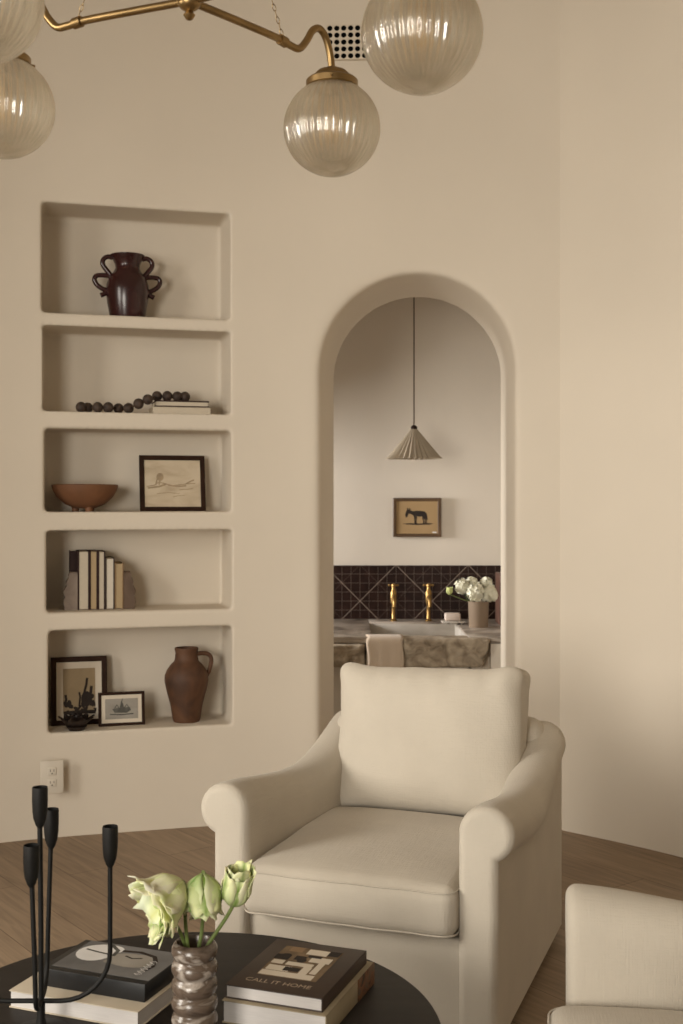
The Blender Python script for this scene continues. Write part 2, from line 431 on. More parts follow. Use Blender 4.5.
for v_ in me.vertices:
    q = inv_ @ v_.co
    if q.y > .16 or q.y < -.2: continue
    dr_ = abs(abs(q.x - .006) - AHW - .03) if q.z < ASP else abs(sqrt((q.x - .006)**2 + (q.z-ASP)**2) - AHW - .03)
    yw = .0 - q.x*.02
    dd = sqrt(dr_*dr_ + max(0, abs(q.y) - .01)**2)
    if dd < .11: vg.add([v_.index], 1 - sstep(.05, .11, dd), 'REPLACE')
s2 = wb.modifiers.new('round', 'SMOOTH'); s2.factor = .5; s2.iterations = 45; s2.vertex_group = 'arch_edge'
dg = bpy.context.evaluated_depsgraph_get(); dg.update()
me = bpy.data.meshes.new_from_object(wb.evaluated_get(dg))
wb.modifiers.clear(); wb.data = me
me.polygons.foreach_set('use_smooth', [True]*len(me.polygons))
for c_ in cutters: bpy.data.objects.remove(c_)
struct(wb)

# left wall with an open window, right wall, ceiling, floor
struct(MB().add(*wall_mesh(wall_path(PATH_R), .3, -.05, CEIL)).build('wall_right', M['plaster'], angle=30))
wl = MB()
wl.add(*wall_mesh([Vector((-2.797, 2.95, 0)), Vector((-2.55, 3.76, 0))], .3, -.05, CEIL))
wl.add(*wall_mesh([Vector((-2.75, -2.2, 0)), Vector((-2.77, 1.1, 0))], .3, -.05, CEIL))
for z0, z1 in ((-.05, .40), (2.9, CEIL)): wl.add(*wall_mesh([Vector((-2.77, 1.1, 0)), Vector((-2.797, 2.95, 0))], .3, z0, z1))

struct(wl.build('wall_left', M['plaster'], smooth=False))
struct(MB().add(*box(-3.3, 3.0, -2.3, 8.0, -.12, 0)).build('floor', M['floor'], smooth=False))
struct(MB().add(*box(-3.3, 3.0, -2.3, 5.9, CEIL, CEIL+.12)).build('ceiling', M['ceil'], smooth=False))

# powder room beyond the arch
YB = 7.0
struct(MB().add(*box(-1.3, 1.6, YB, YB+.15, -.05, 3.3)).build('wall_powder_back', M['plaster2'], smooth=False))
pw = MB()
pw.add(*box(-1.3, -1.15, 5.6, 5.95, -.05, 3.3)); pw.add(*box(-1.3, -1.15, 6.85, 7.0, -.05, 3.3))
pw.add(*box(-1.3, -1.15, 5.95, 6.85, -.05, .75)); pw.add(*box(-1.3, -1.15, 5.95, 6.85, 1.70, 3.3))
struct(pw.build('wall_powder_left', M['plaster2'], smooth=False))
struct(MB().add(*box(1.35, 1.5, 5.6, 7.0, -.05, 3.3)).build('wall_powder_right', M['plaster2'], smooth=False))
struct(MB().add(*box(-1.3, 1.6, 5.72, 7.15, 3.3, 3.42)).build('ceiling_powder', M['ceil'], smooth=False))

# ------------------------------------------------------------------ wall fittings
def plate_on_wall(px, py, Y, nrm):                # frame whose -y points into the room
    return at(px, py, Y)
vent_c = at(346, 42.5, 5.228)
vent = thing('wall_vent', 'square perforated wall vent high above the arch', 'vent', (vent_c.x, vent_c.y, vent_c.z), R(-3))
p = .0302; nC, nR_ = 6, 5
x0 = -.070
pl = MB()
hole_r = .0118
for i in range(nC):
    for j in range(nR_):                          # plate cell with a round hole
        cx, cz = x0 + i*p, (j-2)*p; h = p/2; N = 24
        o, q = [], []
        for k in range(N):
            a = 2*pi*k/N; s = h / max(abs(cos(a)), abs(sin(a)))
            o.append((cx + s*cos(a), -.008, cz + s*sin(a))); q.append((cx + hole_r*cos(a), -.008, cz + hole_r*sin(a)))
        qb = [(x, .0, z) for x, y, z in q]
        pl.add(o + q + qb, [(k, (k+1) % N, N+(k+1) % N, N+k) for k in range(N)] + [(N+k, N+(k+1) % N, 2*N+(k+1) % N, 2*N+k) for k in range(N)])
xa, xb, za, zb2 = x0 - p/2, x0 + (nC-.5)*p, -2.5*p, 2.5*p
pl.add([(xa, -.008, za), (xb, -.008, za), (xb, -.008, zb2), (xa, -.008, zb2), (xa, .02, za), (xb, .02, za), (xb, .02, zb2), (xa, .02, zb2)], [(0, 1, 5, 4), (1, 2, 6, 5), (2, 3, 7, 6), (3, 0, 4, 7)])
pl.build('grille', M['ventplate'], vent, smooth=False, recalc=False)
MB().add(*box(x0 - p/2 + .001, x0 + (nC-.5)*p - .001, -.003, .004, -2.5*p + .001, 2.5*p - .001)).build('backing', M['void'], vent, smooth=False)

oc = at(52, 777, 4.932)
out = thing('wall_outlet', 'white duplex electrical outlet plate low on the wall below the niche', 'outlet', (oc.x, oc.y, oc.z), R(18))
MB().add(*rbox(.093, .007, .135, .003, 2, 1)).build('plate', M['outlet'], out)
for s in (-1, 1):
    rc = MB().add(*rbox(.036, .008, .034, .0035, 2, 1), Matrix.Translation((0, -.0025, s*.024))).build('socket', M['outlet'], out)
    sl = MB()
    for dx in (-.007, .007): sl.add(*box(dx-.0012, dx+.0012, -.0069, -.004, s*.024-.001, s*.024+.009))
    sl.add(*box(-.0025, .0025, -.0069, -.004, s*.024-.011, s*.024-.006))
    sl.build('slot', M['slot'], rc, smooth=False)

# ------------------------------------------------------------------ niche: top shelf
def shelf_item(name, label, cat, px, w, z, group=None, rz=None):
    q = niche_pt(px, w, z)
    return thing(name, label, cat, (q.x, q.y, z), NRZ if rz is None else rz, group)

v = shelf_item('urn', 'dark maroon glazed urn with four looped handles on the top shelf', 'vase', 127.5, .13, 2.185)
k = .00445/6.83*1.0                                # metres per crop pixel
sc = 5.14/1200/6.83
pf = [(.001, 0), (105, 0), (112, 25), (128, 110), (136, 185), (132, 225), (118, 268), (90, 305), (76, 330), (78, 355), (92, 385), (106, 408), (108, 417), (100, 419), (86, 400), (70, 350), (80, 300), (110, 240), (.001, 200)]
MB().add(*lathe([(r*sc*1.09, z*sc*1.075) for r, z in pf], 40)).build('body', M['maroon'], v)
for s in (-1, 1):
    a = [(s*98, 0, 395), (s*130, 0, 402), (s*160, 0, 382), (s*163, 0, 350), (s*140, 0, 318), (s*118, 0, 292), (s*112, 0, 272)]
    b = [(s*118, 0, 278), (s*160, 0, 282), (s*205, 0, 276), (s*218, 0, 250), (s*200, 0, 218), (s*165, 0, 195), (s*140, 0, 185), (s*150, 0, 165), (s*178, 0, 152)]
    for q in (a, b):
        MB().add(*tube([Vector((x[0]*sc*1.03, 0, x[2]*sc*1.075)) for x in spline(q, 5)], 17*sc, 10)).build('handle', M['maroon'], v)

# second shelf: two flat books, bead garland
def make_book(root, w, d, t, cover, pages, spine=None, over=.003, tc=.0025):
    """lying flat, spine on +x side, z from 0 to t"""
    MB().add(*box(-w/2+over, w/2-tc, -d/2+over, d/2-over, tc, t-tc)).build('pages', M[pages], root, smooth=False)
    c = MB(); c.add(*rbox(w, d, tc, tc*.45, 1, 1), Matrix.Translation((0, 0, tc/2))); c.add(*rbox(w, d, tc, tc*.45, 1, 1), Matrix.Translation((0, 0, t-tc/2)))
    cv = c.build('cover', M[cover], root)
    if spine: MB().add(*rbox(tc, d, t, tc*.45, 1, 1), Matrix.Translation((w/2-tc/2, 0, t/2))).build('spine', M[spine], root)
    return cv
z = 1.774
b1 = shelf_item('book', 'cream book lying flat at the bottom of the two-book stack on the second shelf', 'book', 179.5, .11, z, 'flat books on the second shelf')
make_book(b1, .252, .17, .030, 'covercream', 'pages', None)
b2 = shelf_item('book', 'thinner book with a dark top board lying upper in the two-book stack under the beads', 'book', 180, .11, z+.030, 'flat books on the second shelf')
make_book(b2, .232, .16, .029, 'coverdark', 'pages', None, tc=.0062)
gar = shelf_item('bead_garland', 'garland of round dark carved beads trailing over the two flat books', 'garland', 110, .085, z)
inv = gar.matrix_basis.inverted() if False else None
gm = Matrix.Translation(gar.location) @ Matrix.Rotation(NRZ, 4, 'Z'); gi = gm.inverted()
bp_ = [(80,138),(105,137),(143,137.5),(183,137),(222,138),(260,137),(298,128),(333,112),(368,92),(407,90),(445,92),(474,94)]
pts = []
for i, (u, w_) in enumerate(bp_):
    px, py = 60 + u/3.794, 370 + w_/3.794
    wd = .055 + (.028*sin(i*1.9) if i < 6 else (-.02 if i < 8 else .05 + .01*sin(i*2.5)))
    if i in (6, 7): wd = .02
    q = niche_pt(px, wd)
    zc = EYE - (py - HZ)/F*q.y
    rad = .0232
    if i < 6: zc = z + rad
    if i > 7: zc = z + .059 + rad
    pts.append(gi @ Vector((q.x, q.y, zc)))
MB().add(*tube(spline(pts, 5), .004, 6)).build('cord', M['cord'], gar)
for i, q in enumerate(pts):
    MB().add(*lathe([(max(1e-5, .0232*sin(pi*k/12)*(1+.03*sin(6*k))), -.0232*cos(pi*k/12)) for k in range(13)], 20), Matrix.Translation(q) @ Matrix.Rotation(i*1.1, 4, 'X')).build('bead', M['bead'], gar)

# third shelf: footed bowl, leaning framed sketch
z = 1.355
bw = shelf_item('footed_bowl', 'brown clay footed bowl on the third shelf', 'bowl', 85, .12, z)
s5 = 5.10/1200
pf = [(.001, 3), (10, 3.2), (20, 7.5), (28, 14.5), (32, 21.5), (33.2, 26.5), (32.2, 27.3), (30.8, 26.5), (27, 18), (18, 12), (.001, 9)]
MB().add(*lathe([(r*s5, zz*s5) for r, zz in pf], 40)).build('body', M['bowl'], bw)
for a in (-70, 50, 170):
    MB().add(*lathe([(3.4*s5, 0), (3.8*s5, 4*s5), (4.5*s5, 7*s5)], 14), Matrix.Translation((9.5*s5*cos(R(a)), 9.5*s5*sin(R(a)), 0))).build('foot', M['bowl'], bw)

def frame_ring(w, h, b, t, b2=None):
    """picture frame moulding, centred in x, bottom at z=0, front at y=0, thickness t to +y"""
    rings = [(0, t), (0, .002), (.002, 0), (b-.003, 0), (b, .004), (b, t)]
    v = []; f = []
    for ins, y in rings:
        v += [(-w/2+ins, y, ins), (w/2-ins, y, ins), (w/2-ins, y, h-ins), (-w/2+ins, y, h-ins)]
    for r_ in range(len(rings)-1):
        for k in range(4):
            a, b_ = r_*4+k, r_*4+(k+1) % 4
            f.append((a, b_, b_+4, a+4))
    return v, f
def picture(root, w, h, b, t, fm, pm, matw=0.0, mm=None, tilt=0.0):
    rot = (-tilt, 0, 0)
    MB().add(*frame_ring(w, h, b, t)).build('frame', M[fm], root, smooth=False, rot=rot)
    if matw:
        MB().add(*box(-w/2+b-.001, w/2-b+.001, .006, .009, b-.001, h-b+.001)).build('mat', M[mm], root, smooth=False, rot=rot)
    i = b + matw
    pr = MB().add(*box(-w/2+i, w/2-i, .0045 if matw else .006, .0085, i, h-i)).build('print', M[pm], root, smooth=False, rot=rot)
    return pr
def ink(pr, polys, m, y=.0040, name='ink_drawing'):
    mb = MB()
    for k, pg in enumerate(polys): mb.add([(x, y - .00004*k, z_) for x, z_ in pg], [tuple(range(len(pg)))])
    return mb.build(name, M[m], pr, smooth=False, recalc=False)
def ell(cx, cz, a, b, n=14, ph=0.0):
    return [(cx + a*cos(2*pi*i/n)*cos(ph) - b*sin(2*pi*i/n)*sin(ph), cz + a*cos(2*pi*i/n)*sin(ph) + b*sin(2*pi*i/n)*cos(ph)) for i in range(n)]
def stroke(pts, w):
    P = [Vector((x, z_)) for x, z_ in pts]; l, r_ = [], []
    for i, q in enumerate(P):
        t = (P[min(i+1, len(P)-1)] - P[max(i-1, 0)]).normalized(); n = Vector((-t.y, t.x))*w*.5
        l.append(tuple(q+n)); r_.append(tuple(q-n))
    return l + r_[::-1]

fa = shelf_item('picture_frame', 'dark framed faded landscape sketch leaning at the right of the third shelf', 'picture', 173.5, .145, z)
W, H = .289, .252
pr = picture(fa, W, H, .021, .018, 'darkframe', 'sketch', tilt=R(11))
rnd = random.Random(3)
st = [stroke([(-.115, .112), (-.08, .118), (-.06, .132), (-.03, .124), (0, .116), (.03, .120), (.06, .124), (.10, .127)], .004),
      stroke([(-.075, .118), (-.066, .15), (-.05, .17), (-.055, .14), (-.06, .12)], .006), stroke([(-.11, .105), (-.06, .112), (-.03, .122)], .008),
      ell(-.055, .155, .016, .018), stroke([(-.02, .118), (.02, .112), (.06, .116)], .006), stroke([(.03, .098), (.07, .10), (.09, .104)], .003),
      stroke([(.06, .125), (.08, .136), (.095, .142)], .006), stroke([(-.07, .08), (-.02, .085), (.03, .08)], .0025), stroke([(.0, .066), (.02, .07), (.05, .072)], .0025)]
ink(pr, st, 'inkpale', .0055)

# fourth shelf: bookends and five upright books, fore-edges out
z = .935
def upright(pxl, pxr, pytop, cover, pages, label, w=.09, tilt=0.0):
    q0, q1 = niche_pt(pxl, w), niche_pt(pxr, w)
    t = (q1 - q0).length; c = (q0 + q1)/2
    h = EYE - (pytop - HZ)/F*c.y - z
    o = thing('book', label, 'book', (c.x, c.y, z), NRZ, 'upright books on the fourth shelf')
    d = .145; tc = .0055
    MB().add(*box(-t/2+tc, t/2-tc, .003, d-.004, .003, h-.004)).build('pages', M[pages], o, smooth=False)
    cv = MB()
    for s in (-1, 1): cv.add(*rbox(tc, d, h, .0012, 1, 1), Matrix.Translation((s*(t/2-tc/2), d/2, h/2)))
    cv.add(*rbox(t, tc, h, .0012, 1, 1), Matrix.Translation((0, d-tc/2, h/2)))
    cv.build('cover', M[cover], o)
    return o
upright(77.9, 89.4, 551, 'coverdark', 'pages', 'dark maroon book with the widest cream page block in the upright row')
upright(89.6, 97.7, 551, 'coverdark', 'pagestan', 'slim dark book with tan pages, second upright one from the grey bookend')
upright(97.9, 105.2, 551.3, 'coverdark', 'pages', 'slim dark book with greyish cream pages in the middle of the upright row')
upright(105.4, 114.6, 558, 'coverbrown', 'pagespale', 'shorter dark book with the whitest pages, fourth from the grey bookend')
upright(114.8, 123.6, 563, 'covertan', 'pagestan', 'shortest tan book beside the brown bookend')
q0, q1 = niche_pt(69.9, .15), niche_pt(77.5, .15); c_ = (q0+q1)/2; hb = .935 - z + EYE - (551 - HZ)/F*c_.y - .935
ob = thing('book', 'dark maroon book standing behind the grey bookend with its spine facing out', 'book', (c_.x, c_.y, z), NRZ, 'upright books on the fourth shelf')
tb_ = (q1-q0).length
MB().add(*box(-tb_/2+.004, tb_/2-.004, .004, .086, .003, hb-.004)).build('pages', M['pages'], ob, smooth=False)
cv_ = MB()
for s_ in (-1, 1): cv_.add(*rbox(.004, .09, hb, .001, 1, 1), Matrix.Translation((s_*(tb_/2-.002), .045, hb/2)))
cv_.add(*rbox(tb_, .005, hb, .0015, 1, 1), Matrix.Translation((0, .0025, hb/2)))
cv_.build('cover', M['coverdark'], ob)
def bookend(px_in, sgn, pxo, m, label):
    q = niche_pt(px_in, .085)
    o = tag(MB().build('tmp', M[m]), label, 'bookend', 'stone bookends on the fourth shelf'); bpy.data.objects.remove(o)
    s = 5.1/1200
    w = abs(pxo - px_in)*s; h = 38.2*s
    pg = [(0, 0), (0, h)]
    edge = [(.52, 1.0), (.62, .93), (.60, .86), (.72, .80), (.80, .72), (.76, .66), (.88, .58), (1.0, .50), (.95, .42), (.88, .36), (.97, .28), (1.0, .18), (.93, .10), (.90, 0)]
    pg += [(sgn*w*a, h*b) for a, b in edge]
    n = len(pg); v = []; f = []
    layers = [(.0, .97), (.006, 1), (.050, 1), (.055, .97)]
    for y, k in layers:
        for x, zz in pg: v.append((x*k, y + .003*noise.noise(Vector((x*60, y*60, zz*60))), zz*k if zz > 0 else 0))
    for l in range(len(layers)-1):
        for i in range(n): f.append((l*n+i, l*n+(i+1) % n, (l+1)*n+(i+1) % n, (l+1)*n+i))
    f += [tuple(range(n)), tuple(range((len(layers)-1)*n, len(layers)*n))]
    o = MB().add(v, f).build('bookend', M[m], loc=(q.x, q.y, z), rot=(0, 0, NRZ), angle=35)
    return tag(o, label, 'bookend', 'stone bookends on the fourth shelf')
bookend(77.6, -1, 63.5, 'stonegrey', 'grey wavy-edged stone bookend left of the upright books')
bookend(123.9, 1, 136, 'stonebrown', 'brown wavy-edged stone bookend right of the upright books')

# bottom shelf: two frames, lotus dish, jug
z = .434
s6 = 5.1/1200
fb = shelf_item('picture_frame', 'larger dark framed print of dark plants with cream mat on the bottom shelf', 'picture', 79.5, .15, z)
W, H = 56*s6, 69*s6
pr = picture(fb, W, H, .023, .018, 'darkframe', 'sepia', .028, 'matboard', R(8))
pol = []
for k in range(26):
    x = rnd.uniform(-.062, .062); zz = rnd.uniform(.055, .10 + max(0, x)*.5)
    pol.append(ell(x, zz, rnd.uniform(.006, .016), rnd.uniform(.004, .010), 8, rnd.uniform(0, 3)))
pol += [stroke([(.012, .09), (.022, .14), (.03, .17), (.034, .20)], .010), stroke([(.0, .08), (.004, .12), (.0, .14)], .008), stroke([(.05, .08), (.048, .13), (.052, .165)], .012),
        stroke([(-.062, .085), (-.055, .11), (-.058, .13)], .010), stroke([(-.066, .052), (0, .056), (.066, .054), (.066, .07)], .016), ell(.03, .11, .022, .034)]
ink(pr, pol, 'ink')
fc = shelf_item('picture_frame', 'small dark framed grey print of a boat leaning against the larger frame', 'picture', 122, .085, z)
W, H = 46.5*s6, 34*s6
pr = picture(fc, W, H, .013, .014, 'darkframe', 'greyprint', .016, 'matboard', R(10))
pol = [[(-.040, .072), (-.030, .056), (.022, .054), (.040, .066), (.034, .078), (-.02, .076)], [(-.008, .076), (.010, .076), (.006, .096), (-.002, .105)], stroke([(.0, .10), (.004, .115)], .004),
       stroke([(-.05, .05), (0, .047), (.05, .05)], .005), stroke([(-.03, .075), (-.02, .09), (-.012, .076)], .004), stroke([(.012, .077), (.022, .09), (.03, .077)], .004)]
ink(pr, pol, 'inkgrey')

lo = shelf_item('lotus_dish', 'small dark lotus-shaped dish in front of the picture frames on the bottom shelf', 'dish', 76.5, .035, z)
MB().add(*lathe([(.001, 0), (.030, 0), (.034, .006), (.045, .018), (.040, .020), (.001, .012)], 24)).build('base', M['lotus'], lo)
pet = MB()
for ring, (n, r0, tilt, L) in enumerate(((9, .036, 38, .046), (8, .028, 22, .044), (6, .014, 8, .042))):
    for i in range(n):
        a = 2*pi*(i + .5*ring)/n; v = []; f = []
        for t in range(6):
            tt = t/5; w = .021*sin(pi*min(1, tt*.75 + .25))**.8*(1 if tt < 1 else 0.1)
            y = r0 + L*tt*sin(R(tilt))*(1 + .2*tt); zz = .012 + L*tt*cos(R(tilt))*.62
            for u in (-1, 0, 1): v.append((u*w, y + .004*abs(u)*-1, zz + .003*abs(u)))
        for t in range(5):
            for u in range(2): f.append((t*3+u, t*3+u+1, (t+1)*3+u+1, (t+1)*3+u))
        pet.add(v, f, Matrix.Rotation(a, 4, 'Z'))
pet.v = [(x*1.12, y*1.12, z_*1.65) for x, y, z_ in pet.v]
pet.build('petals', M['lotus'], lo, angle=60, recalc=False)

jg = shelf_item('jug', 'tall rustic brown pottery jug with a side handle on the bottom shelf', 'jug', 186.5, .12, z)
sj = 5.19/1200/7.59
pf = [(.001, 0), (98, 0), (106, 20), (125, 130), (150, 230), (168, 310), (166, 355), (150, 400), (118, 440), (95, 462), (88, 490), (85, 520), (88, 540), (92, 552), (90, 566), (82, 568), (76, 550), (72, 500), (85, 450), (.001, 440)]
MB().add(*lathe([(r*sj*(1 + .008*sin(zz*.09)), zz*sj) for r, zz in pf], 40)).build('body', M['jug'], jg)
hp = [(78, 0, 515), (120, 0, 520), (165, 0, 512), (190, 0, 480), (188, 0, 430), (172, 0, 375), (155, 0, 345)]
MB().add(*tube([Vector(q)*sj for q in spline(hp, 5)], 17*sj, 10)).build('handle', M['jug'], jg)

# ------------------------------------------------------------------ armchairs
ARM = [(0, .635), (.1, .628), (.2, .612), (.35, .590), (.5, .577), (.6, .582), (.7, .604), (.8, .637), (.9, .672), (1.0, .70)]
def zt(y): # smoothed profile
    return sum(interp(ARM, y + d) for d in (-.06, -.03, 0, .03, .06))/5
def arm_section(y, ins=0.0):
    r = .072 - ins
    c = lerp(.363, .334, sstep(.22, .85, y)); t = zt(y); xo = .393 - ins; zc = t - .072; zb = .032
    xi = c - r; pts = []
    for k in range(8): pts.append((xi, lerp(zb + ins, zc, k/8)))
    th = -math.acos(max(-1, min(1, (xo - c)/r)))
    for k in range(29):
        a = lerp(pi, th, k/28); pts.append((c + r*cos(a), zc + r*sin(a)))
    zj = zc + r*sin(th)
    for k in range(1, 9): pts.append((xo, lerp(zj, zb + ins, k/8)))
    return pts
def make_arm(s):
    rr_ = .024
    rings = [(rr_*(1-cos(pi/2*k/6))*1.0 if k else 0, rr_*(1-sin(pi/2*k/6))) for k in range(6)] + [(y, 0) for y in [.03 + .92*i/26 for i in range(27)]] + [(.958, .005), (.963, .012)]
    v = []; f = []; n = None
    for y, ins in rings:
        ps = arm_section(y, ins); n = len(ps)
        v += [(s*x, y, zz) for x, zz in ps]
    for l in range(len(rings)-1):
        for i in range(n): f.append((l*n+i, l*n+(i+1) % n, (l+1)*n+(i+1) % n, (l+1)*n+i))
    f += [tuple(range(n)), tuple(range((len(rings)-1)*n, len(rings)*n))]
    return MB().add(v, f)
def make_chair(label, back_shift=.0):
    t = thing('armchair', label, 'armchair', group='cream linen armchairs')
    MB().add(*rbox(.76, .90, .25, .02, 2, 3), Matrix.Translation((0, .485, .157))).build('base', M['linen'], t)
    MB().add(*rbox(.60, .05, .255, .012, 2, 4), Matrix.Translation((0, .050, .159))).build('front_rail', M['linen'], t)
    for s in (-1, 1):
        a = make_arm(s).build('arm', M['linen'], t, angle=50)
    def backdef(p):
        q = p.copy(); q.y += .03*(q.z + .335)/.67; return q
    MB().add(*rbox(.70, .15, .675, .06, 4, 6, backdef), Matrix.Translation((0, .862, .367))).build('back', M['linen'], t)
    # seat cushion
    sw, sd, sh = .586, .70, .132
    def seatdef(p):
        ux, uy = p.x/(sw/2), p.y/(sd/2)
        k = max(0, 1 - ux*ux)**.6*max(0, 1 - uy**4)
        q = p.copy()
        if p.z > 0: q.z += .024*k + .002*noise.noise(p*9)
        q.y -= .012*(1 - ux*ux)*(1 - (p.z/(sh/2))**2)*(1 if p.y < 0 else 0)
        q.z += .0025*noise.noise(Vector((p.x*14, p.y*5, 1.7)))
        return q
    cu = MB().add(*rbox(sw, sd, sh, .035, 6, 16, seatdef), Matrix.Translation((0, sd/2 - .036, .363))).build('seat_cushion', M['linen'], t)
    for zz in (.40, -.41):
        lp = []
        rr = .035
        for cxs, cys, a0 in ((1, -1, -90), (1, 1, 0), (-1, 1, 90), (-1, -1, 180)):
            for i in range(7):
                a = R(a0 + 15*i); lp.append(Vector((cxs*(sw/2-rr-.002) + rr*cos(a), cys*(sd/2-rr-.002) + rr*sin(a), zz*sh)))
        full = []
        for i, q in enumerate(lp):
            nx = lp[(i+1) % len(lp)]; m_ = 1 if (nx-q).length < .03 else 14
            for j in range(m_): full.append(q.lerp(nx, j/m_))
        MB().add(*loop_tube([Vector((0, sd/2-.036, .363)) + seatdef(q) for q in full], .0026 if zz < 0 else .0020)).build('piping', M['linen'], cu)
    # loose back cushion
    bw_, bd, bh = .606, .21, .460
    def cush(p):
        ux, uz = p.x/(bw_/2), p.z/(bh/2)
        q = p.copy()
        e = max(abs(ux), abs(uz))
        puff = (1 - abs(ux)**3.2)*(1 - abs(uz)**3.0)
        q.y = p.y*(.62 + .48*puff)
        q.z -= .010*(1 if uz > 0 else -.6)*(1 - ux*ux)*0 + 0
        q.x += .006*noise.noise(Vector((p.z*7, 3.1, p.y*6)))
        wr = noise.noise(Vector((p.x*22, 5.2, p.z*4)))*.011*sstep(.45, .95, uz) + noise.noise(Vector((p.x*10, 1.2, p.z*6)))*.005
        q.y += wr
        q.z += .005*noise.noise(Vector((p.x*12, 7.7, 0)))*(1 if uz > 0 else .3)
        cr = sstep(.70, 1.0, abs(ux))*sstep(.70, 1.0, abs(uz))
        q.x *= 1 + .045*cr; q.z *= 1 + .06*cr; q.z -= .008*(1 - ux*ux)*sstep(.5, 1, uz)
        return q
    Mt = Matrix.Translation((back_shift, .718, .413)) @ Matrix.Rotation(R(-3), 4, 'Z') @ Matrix.Rotation(R(-1.6), 4, 'Y') @ Matrix.Rotation(R(-13), 4, 'X') @ Matrix.Translation((0, 0, bh/2))
    bc = MB().add(*rbox(bw_, bd, bh, .048, 6, 26, cush), Mt).build('back_cushion', M['linen'], t)
    for sx in (-1, 1):
        for y in (.07, .86): MB().add(*lathe([(.018, 0), (.022, .034)], 14), Matrix.Translation((sx*.33, y, 0))).build('leg', M['blackwood'], t)
    return t
def copy_tree(o, parent=None):
    c = o.copy(); C.objects.link(c)
    if parent: c.parent = parent
    for ch in list(o.children): copy_tree(ch, c)
    return c
ch1 = make_chair('cream linen armchair facing the round table in front of the arch', .009)
ch2 = copy_tree(ch1)
ch1.location = (.018, 3.124, 0); ch1.rotation_euler = (0, 0, R(-20))
ch2.location = (.392, 2.042, 0); ch2.rotation_euler = (0, 0, R(-99))
ch2['label'] = 'cream linen armchair in the lower right corner, showing only one arm and seat edge'

# ------------------------------------------------------------------ coffee table
TZ = .38
TC = Vector((-.325, 2.325, 0)); TR = .521
tb = thing('coffee_table', 'round black wooden coffee table holding the books and candelabra', 'table', (TC.x, TC.y, 0))
MB().add(*lathe([(.001, TZ-.032), (TR-.012, TZ-.032), (TR-.002, TZ-.026), (TR, TZ-.018), (TR, TZ-.006), (TR-.003, TZ-.001), (TR-.008, TZ), (.001, TZ)], 128)).build('tabletop', M['blackwood'], tb)
for a in (45, 135, 225, 315):
    MB().add(*lathe([(.030, 0), (.034, .02), (.036, TZ-.032)], 20), Matrix.Translation((.36*cos(R(a)), .36*sin(R(a)), 0))).build('leg', M['blackwood'], tb)
MB().add(*lathe([(.001, .10), (.36, .10), (.37, .11), (.37, .12), (.36, .13), (.001, .13)], 64)).build('lower_shelf', M['blackwood'], tb)

# candelabra
ca = thing('candelabra', 'black iron candelabra with slim stems and cup holders on the table', 'candelabra', (-.576, 2.30, TZ))
hz = .062
MB().add(*lathe([(.001, 0), (.052, 0), (.055, .003), (.050, .008), (.012, .014), (.008, .03), (.008, hz), (.001, hz)], 28)).build('base', M['iron'], ca)
def cup(parent, x, y, ztop):
    pf = [(.001, -.079), (.0045, -.079), (.0080, -.073), (.0122, -.061), (.0142, -.046), (.0149, -.028), (.0150, -.003), (.0143, 0), (.0132, -.001), (.0126, -.03), (.001, -.036)]
    MB().add(*lathe(pf, 22), Matrix.Translation((x, y, ztop))).build('candle_cup', M['iron'], parent)
def arm_rod(ex, ey, ztop, rc=.045, lean=(0, 0)):
    L = sqrt(ex*ex + ey*ey); ux, uy = ex/L, ey/L; rc = min(rc, L*.9)
    pts = [(0, 0, hz), (ux*(L-rc)*.5, uy*(L-rc)*.5, hz)]
    for i in range(9):
        a = pi/2*i/8; d = L - rc + rc*sin(a); pts.append((ux*d, uy*d, hz + rc*(1 - cos(a))))
    pts += [(ex, ey, lerp(hz + rc, ztop - .078, t)) for t in (.3, .6, 1.0)]
    pts = [(x + lean[0]*sstep(hz, ztop, z_), y, z_) for x, y, z_ in pts]
    o = MB().add(*tube(pts, .0047, 10)).build('stem', M['iron'], ca)
    cup(o, ex + lean[0], ey, ztop)
o = MB().add(*tube([(0, 0, hz-.005), (0, 0, .2), (-.002, 0, .852-TZ-.078)], .0050, 10)).build('stem', M['iron'], ca); cup(o, -.002, 0, .852-TZ)
arm_rod(.1325, 0, .777-TZ, .095)
arm_rod(-.009, .085, .788-TZ, .05, (.008, 0))
arm_rod(.005, -.06, .758-TZ, .03, (-.008, 0))
arm_rod(-.125, .0, .735-TZ, .06)

# books on the table, left stack
def book_at(label, fl, fr, dep, z0, t, cover, pages, spine, group):
    fl, fr = Vector((*fl, 0)), Vector((*fr, 0)); e = (fr - fl); w = e.length; e.normalize(); n = Vector((-e.y, e.x, 0))
    c = (fl + fr)/2 + n*dep/2
    o = thing('book', label, 'book', (c.x, c.y, z0), atan2(e.y, e.x), group)
    cv = make_book(o, w, dep, t, cover, pages, spine)
    return o, cv, w, dep, t
GB = 'coffee-table books'
o, cv, w, d, t = book_at('cream book with white pages under the black boxed volume, left stack', (-.67, 2.417), (-.392, 2.313), .235, TZ, .035, 'covercream', 'pageswhite', None, GB)
o = None
fl, fr = Vector((-.613, 2.441, 0)), Vector((-.386, 2.355, 0)); e = (fr-fl).normalized(); n = Vector((-e.y, e.x, 0)); cc = (fl+fr)/2 + n*.084
bb = thing('book', 'thick black book with a grey photographic cover on top of the left stack', 'book', (cc.x, cc.y, TZ+.035), atan2(e.y, e.x), GB)
bwid = (fr-fl).length
MB().add(*rbox(bwid, .168, .036, .0015, 1, 1), Matrix.Translation((0, 0, .018))).build('cover', M['coverblack'], bb)
ph = MB().add(*box(-bwid/2+.016, bwid/2-.002, -.066, .082, .036, .0364)).build('cover_photograph', M['covergrey'], bb, smooth=False)
